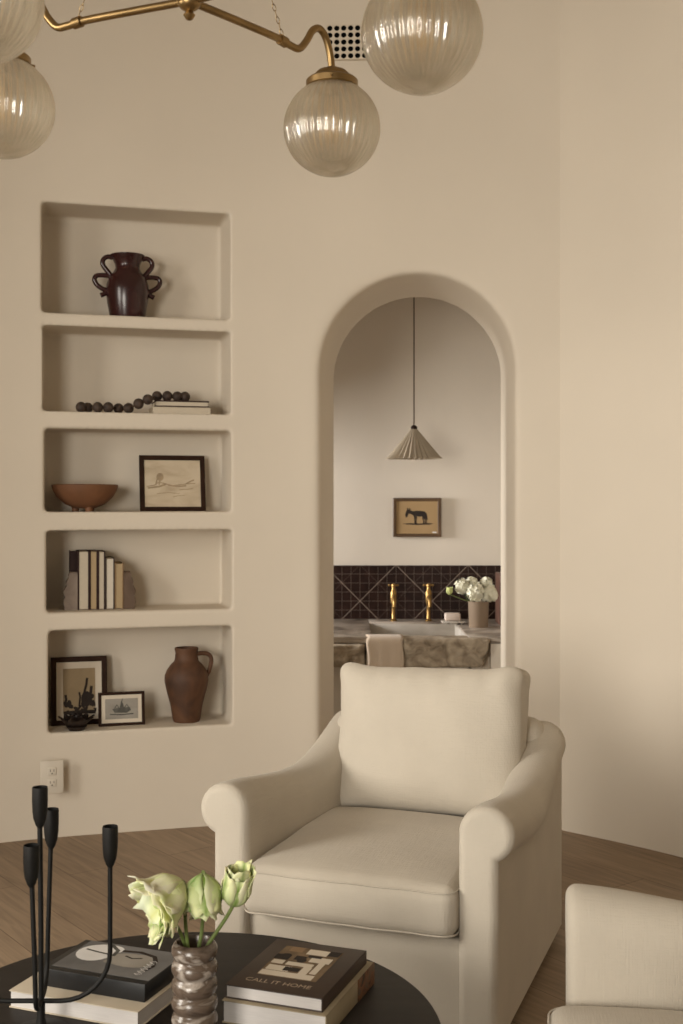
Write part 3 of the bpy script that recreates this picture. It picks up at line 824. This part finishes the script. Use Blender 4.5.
def flat(parent, polys, m, z_, name):
    mb = MB()
    for k_, pg in enumerate(polys): mb.add([(x, y, z_ + .00005*k_) for x, y in pg], [tuple(range(len(pg)))])
    return mb.build(name, M[m], parent, smooth=False, recalc=False)
flat(ph, [ell(-.060, .024, .040, .044, 18, .35), ell(-.048, .050, .040, .024, 16, .1)], 'white_ink', .0366, 'pale_shapes')
flat(ph, [stroke([(-.088, .036), (-.06, .030), (-.03, .026)], .006), stroke([(-.05, .075), (-.02, .05), (-.015, .02)], .009)], 'inkgrey', .0368, 'dark_shapes')
flat(ph, [ell(.030, .012, .054, .034, 18, -.1), ell(.052, .030, .030, .020, 16, 0), ell(.0, -.005, .02, .012, 12, .2)], 'greyprint', .0366, 'grey_shapes')
flat(ph, [stroke([(-.01, .052), (.03, .058), (.07, .046), (.088, .018)], .010), stroke([(.08, .03), (.092, .0), (.085, -.03)], .008), stroke([(.01, .03), (.03, .022), (.05, .03)], .005)], 'ink', .0368, 'dark_shapes')
scr = [stroke([(.074, -.044 + .0125*i), (.082, -.050 + .0125*i), (.090, -.042 + .0125*i), (.083, -.038 + .0125*i), (.078, -.045 + .0125*i)], .0022) for i in range(6)]
flat(ph, scr, 'white_ink', .0370, 'script_lettering')

# right stack
fl2, fr2 = (-.2340, 2.346), (-.0290, 2.271)
o, cv, w, d, t = book_at('cream book with white pages and rust patterned spine end, bottom of the right stack', fl2, fr2, .285, TZ, .045, 'coverolive', 'pageswhite', 'coverolive', GB)
MB().add(*rbox(.0012, .105, .0452, .0004, 1, 1), Matrix.Translation((w/2 + .0004, d/2 - .052, .0225))).build('spine_picture', M['coverrust'], o)
o, cv, w, d, t = book_at('dark brown book with a room photograph on its cover, top of the right stack', (-.2286, 2.355), (-.0365, 2.285), .262, TZ+.045, .027, 'coverbrown', 'pageswhite', 'coverbrown', GB)
ph = MB().add(*box(-.066, .062, -.062, .098, t, t+.0004)).build('cover_photograph', M['inkmid'], o, smooth=False)
def qd(x0, x1, y0, y1, k=0.0): return [(x0, y0), (x1, y0), (x1+k, y1), (x0+k, y1)]
flat(ph, [qd(-.064, .050, -.060, -.036), qd(-.060, -.010, -.034, -.008), qd(.012, .030, -.04, .0), qd(-.030, .028, .0, .018), qd(.034, .048, -.03, .03), qd(-.01, .035, .066, .094), qd(.010, .055, .028, .056), qd(-.062, -.036, .0, .02)], 'matboard', t+.0006, 'pale_shapes')
flat(ph, [qd(-.024, .010, -.03, -.010), qd(-.066, -.034, .024, .05), qd(-.024, .0, .03, .052), qd(.0, .03, .05, .062), ell(-.045, .045, .012, .012), ell(-.005, .03, .01, .012), qd(.036, .06, .07, .096)], 'ink', t+.0010, 'dark_shapes')
flat(ph, [qd(-.05, -.02, .07, .096)], 'covertan', t+.0012, 'tan_shape')
def lettering(s, size, parent, loc, rot, m, name='lettering', width=None):
    cu = bpy.data.curves.new('txt', 'FONT'); cu.body = s; cu.size = size; cu.align_x = 'CENTER'; cu.align_y = 'CENTER'; cu.extrude = .0001
    to = bpy.data.objects.new('txt', cu); C.objects.link(to)
    dg = bpy.context.evaluated_depsgraph_get(); dg.update()
    me = bpy.data.meshes.new_from_object(to.evaluated_get(dg)); bpy.data.objects.remove(to)
    if width:
        xs = [v_.co.x for v_ in me.vertices]; k_ = width/(max(xs)-min(xs))
        for v_ in me.vertices: v_.co.x *= k_
    ob = bpy.data.objects.new(name, me); C.objects.link(ob); me.materials.append(M[m]); ob.parent = parent
    ob.location = loc; ob.rotation_euler = rot
    return ob
lettering('CALL IT HOME', .022, cv, (-.006, -.092, t+.0004), (0, 0, 0), 'titleink', 'title_lettering', .138)

# vase and tulips
vz = thing('ribbed_vase', 'ribbed ceramic vase with streaked brown glaze between the book stacks', 'vase', (-.2755, 2.25, TZ))
pf = [(.001, 0), (.034, 0)]
NRB, VH = 6, .195
for i in range(NRB):
    z0 = i*VH/NRB
    for kk in range(9):
        a = kk/8; pf.append((.0362 + .0072*sin(pi*a)**.7, z0 + VH/NRB*(.02 + .96*a)))
pf += [(.034, VH), (.031, VH-.006), (.030, .02), (.001, .015)]
MB().add(*lathe(pf, 48)).build('body', M['vase'], vz, angle=70)

def petal_geo(L, Wd, R0, bulge, curl, ruffle, seed, col0, col1):
    """one petal growing along +z from the origin, leaning to +x; returns verts, faces, colours"""
    nu, nv = 6, 10; v, f, c = [], [], []
    for j in range(nv+1):
        t = j/nv
        w = Wd*(sin(pi*min(1, .16 + .68*t)))**.7*(1 if t < .97 else .85)
        x = R0 + bulge*sin(pi/2*min(1, t/.42))**.75*(1 - .22*sstep(.5, 1, t)) + curl*t**3; z_ = L*t*(1 - .10*t)
        for i in range(nu+1):
            u = -1 + 2*i/nu
            rf = ruffle*t*(abs(u)**1.2)*noise.noise(Vector((u*2.2 + seed*7.3, t*4.2, seed)))
            xx = x*cos(u*w/(max(R0 + bulge, .012)))*1.0 + rf
            yy = (x + .004)*sin(u*w/(max(R0 + bulge, .012)))
            v.append(Vector((xx, yy, z_ + rf*.9 + .5*ruffle*noise.noise(Vector((u*4, seed*3.1, t*3))) * t)))
            g = max(0, 1 - abs(u)*1.5 - .25*t + .35*noise.noise(Vector((u*3, t*5, seed*2))))
            g = max(g, (1 - t)*.75 - .1)
            g = min(1, max(0, g)); c.append(tuple(lerp(a, b, g) for a, b in zip(col1, col0)))
    for j in range(nv):
        for i in range(nu):
            a = j*(nu+1)+i; f.append((a, a+1, a+nu+2, a+nu+1))
    return v, f, c
GREEN, CREAM, YEL = (.20, .30, .05), (.70, .73, .47), (.60, .58, .22)
def tulip(label, head, axis, L, Rr, openness, stem_pts, seed, cream=CREAM, green=GREEN, n=(4, 5)):
    t = thing('parrot_tulip', label, 'flower', (-.2755, 2.25, TZ), 0, 'parrot tulips in the ribbed vase')
    org = Vector((-.2755, 2.25, TZ))
    MB().add(*tube([p_ - org for p_ in spline(stem_pts, 6)], .0036, 8)).build('stem', M['stem'], t)
    q = Vector((0, 0, 1)).rotation_difference(Vector(axis).normalized()).to_matrix().to_4x4()
    B = Matrix.Translation(Vector(head) - org) @ q
    rn = random.Random(seed)
    for ring, cnt in enumerate(n):
        for i in range(cnt):
            mb = MB()
            op = openness*(1 + .35*ring)
            v, f, c = petal_geo(L*rn.uniform(.85, 1.08)*(1 - .06*ring), Rr*rn.uniform(.75, 1.0), .003, Rr*(.62 + .28*ring), op*Rr*rn.uniform(.5, 1.2), Rr*.42, seed*10 + ring*5 + i,
                                tuple(g*rn.uniform(.8, 1.2) for g in green), tuple(lerp(a, b, rn.uniform(0, .35)) for a, b in zip(cream, YEL)))
            Mr = B @ Matrix.Rotation(2*pi*(i + .5*ring + rn.uniform(-.15, .15))/cnt, 4, 'Z')
            mb.add(v, f, Mr); mb.c = c
            o = mb.build('petal', M['petal'], t, angle=None, recalc=False)
            s_ = o.modifiers.new('thick', 'SOLIDIFY'); s_.thickness = .0012
YV = 2.25
A_ = lambda px, py, dy=0.0: at(px, py, YV + dy)
W1, W2 = (.80, .80, .60), (.76, .78, .52)
tulip('big pale cream parrot tulip, upper drooping bloom at the left of the bouquet', A_(183, 881, -.01), (-.66, -.5, -.48), .086, .038, .75, [A_(189, 955), A_(186, 930), A_(185, 908), A_(185, 890, -.01), A_(183, 881, -.01)], 3, W1, (.48, .56, .17), (6, 8))
tulip('small pale parrot tulip lowest at the left of the bouquet', A_(172, 919, -.02), (-.95, -.45, .10), (.040), .026, .9, [A_(190, 958, .01), A_(184, 942), A_(179, 930, -.01), A_(172, 919, -.02)], 11, W2, (.22, .34, .05), (5, 6))
tulip('green-striped parrot tulip nodding in the middle of the bouquet', A_(203, 873, 0), (.03, -.25, -1.0), .086, .034, .15, [A_(197, 955), A_(201, 936, .012), A_(203, 918, .024), A_(205, 895, .034), A_(206, 878, .020), A_(203, 872, .0)], 23, W2, (.11, .25, .015), (6, 6))
tulip('upright green parrot tulip at the right of the bouquet', A_(233, 906, 0), (.20, -.25, 1.0), .092, .027, .12, [A_(201, 956), A_(211, 940), A_(222, 924), A_(229, 913), A_(233, 905)], 31, W2, (.13, .23, .025), (5, 6))

# ------------------------------------------------------------------ chandelier
HX, HY, HZc = -.275, 2.168, 2.30
chd = thing('chandelier', 'brass chandelier with ribbed glass globe shades hanging at the top', 'chandelier', (HX, HY, 0))
MB().add(*lathe([(.001, 2.268), (.006, 2.270), (.011, 2.278), (.006, 2.284), (.016, 2.290), (.021, 2.296), (.021, 2.312), (.015, 2.318), (.008, 2.324), (.007, 2.36), (.0045, 2.37), (.0045, 2.80), (.014, 2.803), (.014, 2.815), (.0055, 2.82), (.0055, 3.86), (.001, 3.86)], 28)).build('stem', M['brass'], chd)
MB().add(*lathe([(.001, 3.852), (.06, 3.856), (.066, 3.87), (.066, CEIL), (.001, CEIL)], 36)).build('canopy', M['brass'], chd)
GR = .0985
def globe_geo():
    pf = []
    n = 40; a0 = math.asin(.048/GR)
    for i in range(n+1):
        a = lerp(a0, pi, i/n); pf.append((max(1e-5, GR*sin(a)), GR*cos(a)))
    th = .0035
    inner = [(max(1e-5, (GR-th)*sin(lerp(a0, pi, i/n))), (GR-th)*cos(lerp(a0, pi, i/n))) for i in range(n+1)]
    full = pf + inner[::-1]
    def mod(r, z_, t, i):
        if i > n: return r
        return r*(1 + .022*cos(42*t)*sstep(.0, .35, r/GR)*sstep(-.96, -.55, z_/GR))
    return lathe(full, 336, mod, close=True)
gv, gf = globe_geo()
gme = MB().add(gv, gf)
first_globe = None
for gx, gy in ((-.0197, 2.49), (-.665, 2.357), (.133, 1.983), (-.560, 1.846)):
    kk_ = .93 if gx < -.6 else 1.0
    dx, dy = gx - HX, gy - HY; L = sqrt(dx*dx + dy*dy); a = atan2(dy, dx)
    rt = Matrix.Rotation(a, 4, 'Z')
    prof = [(.018, 0, 2.304), (L*.3, 0, 2.307), (L*.58*kk_, 0, 2.309), (L*.68*kk_, 0, 2.306), (L*.745*kk_, 0, 2.308), (L*.80*kk_, 0, 2.330), (L*.845*kk_, 0, 2.356), (L*.895*(kk_+1)/2, 0, 2.367), (L*.945, 0, 2.357), (L*.985, 0, 2.325), (L, 0, 2.292)]
    ar = MB().add(*tube(spline(prof, 6), .0075, 12), rt).build('arm', M['brass'], chd)
    MB().add(*tube([(L*.60*kk_, 0, 2.309), (L*.645*kk_, 0, 2.307)], .0105, 14), rt).build('collar', M['brass'], ar)
    # thin link chain from the collar to the stem ring
    P0, P1 = Vector((L*.62*kk_, 0, 2.318)), Vector((.006, 0, 2.805)); nl = 46
    chn = MB(); dr = (P1-P0).normalized()
    for k_ in range(nl):
        c_ = P0.lerp(P1, (k_+.5)/nl); hl = (P1-P0).length/nl*.62
        side = dr.orthogonal().normalized() if k_ % 2 else dr.cross(dr.orthogonal()).normalized()
        chn.add(*loop_tube([c_ + dr*hl*cos(2*pi*m_/10) + side*.0030*sin(2*pi*m_/10) for m_ in range(10)], .0007, 4), rt)
    chn.build('chain', M['brass'], ar)
    ctr = rt @ Vector((L, 0, 2.173))
    T = Matrix.Translation(ctr)
    cp = MB()
    cp.add(*lathe([(.001, .128), (.012, .126), (.016, .122), (.030, .118), (.036, .112), (.038, .104), (.050, .102), (.054, .098), (.054, .086), (.050, .084), (.044, .088), (.030, .090), (.028, .070), (.022, .062), (.001, .062)], 36), T)
    for q in range(3):
        an = 2*pi*q/3 + .5; cp.add(*tube([(.050*cos(an), .050*sin(an), .092), (.063*cos(an), .063*sin(an), .092)], .0028, 8), T)
    cp.build('cap', M['brass'], ar)
    if first_globe is None:
        first_globe = gme.build('globe_shade', M['glass'], ar, angle=None, loc=ctr)
        g = first_globe
    else:
        g = first_globe.copy(); C.objects.link(g); g.parent = ar; g.location = ctr
    MB().add(*lathe([(.001, -.032), (.010, -.030), (.020, -.018), (.024, 0), (.021, .018), (.013, .036), (.011, .062), (.001, .062)], 20), T).build('bulb', M['amber'], ar)

# ------------------------------------------------------------------ powder room: vanity, taps and the rest
VT = 1.4 - 118*YB/F                               # counter height
va = thing('stone_vanity', 'marble counter with rough stone apron sink seen through the arch', 'sink', (.4, 6.1, 0))
def loc_(v): return v
off = Matrix.Translation((-.4, -6.1, 0))
bx0, bx1, by0, by1 = .155, .645, 6.16, 6.80
mb = MB()
for x0_, x1_, y0_, y1_ in ((-.9, bx0, 6.08, YB-.001), (bx1, 1.345, 6.08, YB-.001), (bx0, bx1, by1, YB-.001)):
    mb.add(*rbox(x1_-x0_, y1_-y0_, .035, .006, 2, 1), off @ Matrix.Translation(((x0_+x1_)/2, (y0_+y1_)/2, VT-.0175)))
mb.build('countertop', M['marble'], va)
mb = MB()
mb.add(*rbox(bx1-bx0+.04, .03, .20, .008, 2, 1), off @ Matrix.Translation(((bx0+bx1)/2, by1+.012, VT-.108)))
for x in (bx0-.012, bx1+.012): mb.add(*rbox(.03, by1-by0+.04, .20, .008, 2, 1), off @ Matrix.Translation((x, (by0+by1)/2, VT-.108)))
mb.add(*box(bx0, bx1, by0-.02, by1, VT-.145, VT-.125), off)
mb.build('basin', M['marblepale'], va)
def stone_block(x0_, x1_, x1b, z0_, z1_, seed):
    W_, H_ = x1_-x0_, z1_-z0_
    def df(p):
        q = p.copy()
        k_ = (q.z + H_/2)/H_
        if p.x > 0: q.x += (x1b - x1_)*(1-k_)*(p.x/(W_/2))
        q += Vector((noise.noise(Vector((p.x*25 + seed, p.y*25, p.z*25)))*.006, noise.noise(Vector((p.x*28, seed, p.z*28)))*.012 + noise.noise(Vector((p.x*70, seed, p.z*70)))*.006, noise.noise(Vector((p.x*30, p.y*9, seed)))*.004))
        return q
    v, f = rbox(W_, .16, H_, .014, 2, 26, df)
    return v, f, off @ Matrix.Translation(((x0_+x1_)/2, 6.11, (z0_+z1_)/2))
v, f, m_ = stone_block(.125, .752, .705, .562, VT-.004, 3); MB().add(v, f, m_).build('stone_apron', M['roughstone'], va, angle=50)
v, f, m_ = stone_block(-.45, .12, .12, .562, VT-.036, 9); MB().add(v, f, m_).build('stone_apron', M['roughstone'], va, angle=50)
MB().add(*box(-.9, 1.345, 6.14, 6.98, 0, .566), off).build('cabinet_base', M['plaster2'], va, smooth=False)
MB().add(*box(.69, 1.345, 6.135, 6.20, .5, VT-.036), off).build('cabinet_front', M['plaster2'], va, smooth=False)
MB().add(*box(.757, 1.345, 6.085, 6.20, 0, VT-.036), off).build('cabinet_side', M['plaster2'], va, smooth=False)

bs = MB().add(*box(-.9, 1.34, YB-.016, YB-.0005, VT+.0006, EYE + (HZ-565.5)*6.985/F)).build('tile_backsplash', tile_mat(at(360, 0, 6.984).x, at(0, 601, 6.984).z), smooth=False)
tag(bs, 'dark brown glazed tile backsplash with pale crossing grout lines', 'backsplash')

def tap(px, label):
    q = at(px, 619, 6.885)
    t = thing('brass_tap', label, 'tap', (q.x, 6.885, VT), 0, 'brass taps over the sink')
    MB().add(*lathe([(.001, 0), (.020, 0), (.021, .005), (.014, .010), (.0105, .016), (.0105, .095), (.014, .10), (.017, .108), (.019, .14), (.018, .165), (.013, .175), (.010, .185), (.010, .200), (.001, .2)], 24)).build('body', M['brass2'], t)
    MB().add(*tube(spline([(0, 0, .135), (0, -.05, .142), (0, -.09, .135), (0, -.105, .112), (0, -.107, .09)], 5), .0095, 12)).build('spout', M['brass2'], t)
    hn = MB(); hn.add(*lathe([(.001, .196), (.012, .197), (.013, .205), (.008, .214), (.001, .216)], 18))
    for a in (0, pi/2): hn.add(*tube([(-.024*cos(a), -.024*sin(a), .205), (.024*cos(a), .024*sin(a), .205)], .0048, 8))
    for a in range(4): hn.add(*sphere(.0068, (.025*cos(a*pi/2), .025*sin(a*pi/2), .205), 10, 6))
    hn.build('handle', M['brass2'], t)
tap(393.5, 'polished brass tap above the draped towel, left one of the pair')
tap(428.5, 'polished brass tap beside the soap dish, right one of the pair')

# towel draped over the apron
tq0, tq1 = at(367, 640, 6.02).x, at(403, 640, 6.02).x
prof = [(6.24, VT-.075), (6.195, VT-.02), (6.15, VT+.004), (6.09, VT+.009), (6.035, VT+.006), (6.008, VT-.010), (6.000, VT-.05), (5.999, VT-.10), (5.998, VT-.16), (5.997, VT-.20)]
prof = [(p_.x, p_.y) for p_ in spline([(a, b, 0) for a, b in prof], 4)]
v, f = [], []; nx_ = 12
for j, (y, zz) in enumerate(prof):
    for i in range(nx_+1):
        u = i/nx_; dz = .006*sin(u*9 + 1)*sstep(VT, VT-.15, zz) if y < 6.03 else 0
        v.append((lerp(tq0, tq1, u) + .004*sin(j*.5), y - abs(dz), zz + (.003*sin(u*5) if j == len(prof)-1 else 0)))
for j in range(len(prof)-1):
    for i in range(nx_): a = j*(nx_+1)+i; f.append((a, a+1, a+nx_+2, a+nx_+1))
tw = MB().add(v, f).build('hand_towel', M['towel'], recalc=False, angle=None)
s_ = tw.modifiers.new('thick', 'SOLIDIFY'); s_.thickness = .007; s_.offset = 1
tag(tw, 'beige hand towel draped over the front of the stone sink', 'towel')

# soap on its dish
q = at(453, 622, 6.72)
sd = thing('soap_dish', 'pale ribbed soap dish on the counter under the soap bar', 'dish', (q.x, 6.72, VT))
MB().add(*rbox(.13, .09, .010, .004, 2, 2), Matrix.Translation((0, 0, .013))).build('tray', M['marblepale'], sd)
for a in (-.045, -.015, .015, .045): MB().add(*sphere(.0085, (a, -.030, .0084), 10, 6)).add(*sphere(.0085, (a, .030, .0084), 10, 6)).build('foot', M['marblepale'], sd)
tag(MB().add(*rbox(.088, .06, .044, .010, 3, 2)).build('soap_bar', M['soap'], loc=(q.x - .003, 6.72, VT+.0405)), 'pale pink-beige soap bar on the dish beside the right tap', 'soap')

# vase with white flowers
q = at(478.5, 624, 6.55)
FV = Vector((q.x, 6.55, VT))
cvs = thing('clay_vase', 'taupe clay vase holding white flowers on the counter', 'vase', FV)
sv = 6.55/F
MB().add(*lathe([(.001, 0), (9.1*sv, 0), (9.5*sv, .6*sv), (10.3*sv, 24*sv), (10.6*sv, 26*sv), (9.6*sv, 26.2*sv), (9.0*sv, 22*sv), (8.4*sv, 2*sv), (.001, 1.5*sv)], 36)).build('body', M['clayvase'], cvs)
def white_flower(px, py, r, dy, label, seed, m='wpetal', stem=True):
    c = at(px, py, 6.55+dy); t = thing('white_flower', label, 'flower', FV, 0, 'white flowers in the clay vase')
    rn = random.Random(seed); mb = MB(); cl = c - FV
    for i in range(70):
        zc = 1 - 2*(i+.5)/70; an = i*2.39996; rr = sqrt(1-zc*zc)
        d = Vector((rr*cos(an), rr*sin(an), zc)); rad = r*rn.uniform(.72, 1.0); pw_ = r*rn.uniform(.30, .42)
        qn = Vector((0, 0, 1)).rotation_difference((d + Vector((rn.uniform(-.4, .4), rn.uniform(-.4, .4), rn.uniform(-.4, .4)))).normalized()).to_matrix().to_4x4()
        v = [(0, 0, 0)]; f = []
        for k_ in range(8):
            a = 2*pi*k_/8; v.append((pw_*cos(a), pw_*sin(a), .22*pw_*(1 + cos(2*a))))
        f = [(0, k_+1, (k_+1) % 8 + 1) for k_ in range(8)]
        mb.add(v, f, Matrix.Translation(cl + d*rad) @ qn)
    mb.add(*sphere(r*.78, cl, 14, 9))
    mb.build('bloom', M[m], t, angle=None, recalc=False)
    MB().add(*tube(spline([cl + Vector((0, 0, -r*.6)), Vector((cl.x*.6, cl.y*.6, 24*sv+.01)), Vector((cl.x*.2, cl.y*.2, .06))], 5), .003, 6)).build('stem', M['leaf'], t)
white_flower(462.5, 586.5, .040, -.02, 'white flower at the left of the clay vase bouquet', 1)
white_flower(475, 592, .046, -.05, 'white flower low in the middle of the clay vase bouquet', 2)
white_flower(486, 584, .036, .03, 'white flower at the top right of the clay vase bouquet', 3)
white_flower(490, 593, .043, -.03, 'white flower low at the right of the clay vase bouquet', 4)
white_flower(471.5, 583, .032, .03, 'smallest white flower at the top of the clay vase bouquet', 5)
bc_ = at(449.5, 591, 6.50)
t = thing('flower_bud', 'small yellow-green bud leaning left of the white flowers', 'flower', FV)
cl = bc_ - FV
mb = MB()
for k_ in range(7):
    v, f, c = petal_geo(.044, .016, .002, .012, .004, .01, k_+50, (.4, .5, .2), (.6, .6, .3)); mb.add(v, f, Matrix.Translation(cl + Vector((0, 0, -.02))) @ Matrix.Rotation(k_*2*pi/7, 4, 'Z'))
mb.build('bloom', M['gpetal'], t, angle=None, recalc=False)
MB().add(*tube(spline([cl + Vector((0, 0, -.018)), cl*.5 + Vector((0, 0, .05)), Vector((-.025, 0, 24*sv)), Vector((-.01, 0, .05))], 5), .0025, 6)).build('stem', M['stem'], t)

# wooden board at the right end
q = at(499.5, 598, 6.5)
tag(MB().add(*rbox(.036, .20, .285, .006, 2, 1)).build('wooden_board', M['redwood'], loc=(q.x + .036, 6.72, VT + .143)), 'red-brown wooden board standing upright at the right end of the counter', 'board')

# picture with donkey
q0, q1 = at(393, 537, 6.975), at(441, 498, 6.975)
W, H = q1.x - q0.x, q1.z - q0.z
fd = thing('picture_frame', 'small brown framed print of a donkey hanging on the wall beyond the arch', 'picture', ((q0.x+q1.x)/2, 6.974, q0.z))
pr = picture(fd, W, H, .019, .024, 'goldframe', 'oldpaper')
s = W/(300-62)                                     # crop pixels to metres
X = lambda u: (u - 181)*s
Zz = lambda v_: (280 - v_)*s
body = [(122,170),(128,150),(136,143),(146,146),(160,152),(178,150),(200,150),(218,153),(228,162),(232,175),(234,192),(231,198),(226,194),(222,182),(210,178),(192,180),(180,176),(170,180),(160,172),(150,166),(140,164),(133,180),(126,184)]
legs = [[(165,174),(173,176),(173,196),(174,214),(168,214),(168,196)], [(174,176),(182,178),(179,198),(179,214),(174,214),(174,196)], [(214,176),(224,176),(224,192),(230,202),(228,214),(222,214),(222,200),(216,190)], [(208,176),(216,178),(214,194),(220,204),(217,214),(211,214),(212,200),(207,190)]]
ears = [[(134,146),(130,136),(135,137),(140,145)], [(142,146),(143,136),(148,140),(148,148)]]
ground = [(108,214),(150,211),(190,213),(240,211),(266,214),(240,219),(180,220),(130,218)]
ink(pr, [[(X(a), Zz(b)) for a, b in pg] for pg in [body, ground] + legs + ears], 'ink', .0055)
ink(pr, [[(X(a), Zz(b)) for a, b in [(258,254),(278,254),(278,260),(258,260)]]], 'white_ink', .0055, 'caption_mark')

# pendant with pleated shade
pd_ = at(414, 459, 6.4)
pn = thing('pendant_lamp', 'pleated cream cone pendant lamp hanging on a thin cord beyond the arch', 'lamp', (pd_.x, 6.4, 0))
zb_ = pd_.z; hgt = 30*6.4/F; rb = 26.8*6.4/F
NP = 30
v, f = [], []
for ring in range(9):
    t_ = ring/8; r_ = lerp(rb, .016, t_)
    for k_ in range(NP*2):
        a = 2*pi*k_/(NP*2); rr = r_*(1 + (.055 if k_ % 2 else -.055)*(1 - .3*t_)); v.append((rr*cos(a), rr*sin(a), zb_ + hgt*t_ + (.004 if (k_ % 2 and ring == 0) else 0)))
for ring in range(8):
    for k_ in range(NP*2):
        l_ = (k_+1) % (NP*2); f.append((ring*NP*2+k_, ring*NP*2+l_, (ring+1)*NP*2+l_, (ring+1)*NP*2+k_))
sh = MB().add(v, f).build('lamp_shade', M['shade'], pn, smooth=False)
s_ = sh.modifiers.new('thick', 'SOLIDIFY'); s_.thickness = .002
MB().add(*lathe([(.001, zb_+hgt-.01), (.017, zb_+hgt-.006), (.017, zb_+hgt+.012), (.008, zb_+hgt+.02), (.001, zb_+hgt+.021)], 18)).build('shade_cap', M['darkframe'], pn)
MB().add(*tube([(0, 0, zb_+hgt+.015), (0, 0, 3.28)], .0034, 8)).build('cord', M['cord'], pn)
MB().add(*lathe([(.001, 3.27), (.045, 3.272), (.05, 3.285), (.05, 3.3), (.001, 3.3)], 24)).build('canopy', M['shade'], pn)

# ------------------------------------------------------------------ light
def area(name, loc, aim, sx, sy, power, col):
    l = bpy.data.lights.new(name, 'AREA'); l.shape = 'RECTANGLE'; l.size = sx; l.size_y = sy; l.energy = power; l.color = col
    o = bpy.data.objects.new(name, l); C.objects.link(o); o.location = loc
    o.rotation_euler = (Vector(aim) - Vector(loc)).to_track_quat('-Z', 'Y').to_euler()
    return o
k_ = area('window_light', (-4.6, .9, 2.3), (1.3, 4.5, .9), 2.4, 1.9, 108, (1, .94, .84)); k_.data.spread = R(115)
k_ = area('rear_window_light', (-2.15, -2.0, 1.5), (1.0, 4.6, 1.1), 1.7, 1.9, 86, (1, .94, .84)); k_.data.spread = R(120)
k_ = area('powder_window_light', (-2.6, 6.3, 1.5), (.6, 6.7, 1.05), .8, .7, 150, (1, .97, .93))
w = bpy.data.worlds.new('world'); bpy.context.scene.world = w; w.use_nodes = True
bg = w.node_tree.nodes['Background']; bg.inputs[0].default_value = (1, .88, .70, 1); bg.inputs[1].default_value = .28

# ------------------------------------------------------------------ camera
cam = bpy.data.cameras.new('camera'); co = bpy.data.objects.new('camera', cam); C.objects.link(co)
co.location = (0, 0, EYE); co.rotation_euler = (R(90), 0, 0)
cam.sensor_fit = 'VERTICAL'; cam.sensor_height = 36; cam.lens = F/1024*36
cam.shift_y = -(512 - HZ)/1024
cam.clip_start = .05
cam.dof.use_dof = True; cam.dof.focus_distance = 3.2; cam.dof.aperture_fstop = 7.0
S = bpy.context.scene
S.camera = co
S.view_settings.view_transform = 'Standard'; S.view_settings.look = 'None'; S.view_settings.exposure = .12; S.view_settings.gamma = 1
S.cycles.max_bounces = 10; S.cycles.transparent_max_bounces = 16; S.cycles.transmission_bounces = 10; S.cycles.diffuse_bounces = 6
S.cycles.use_denoising = True; S.cycles.sample_clamp_indirect = 6
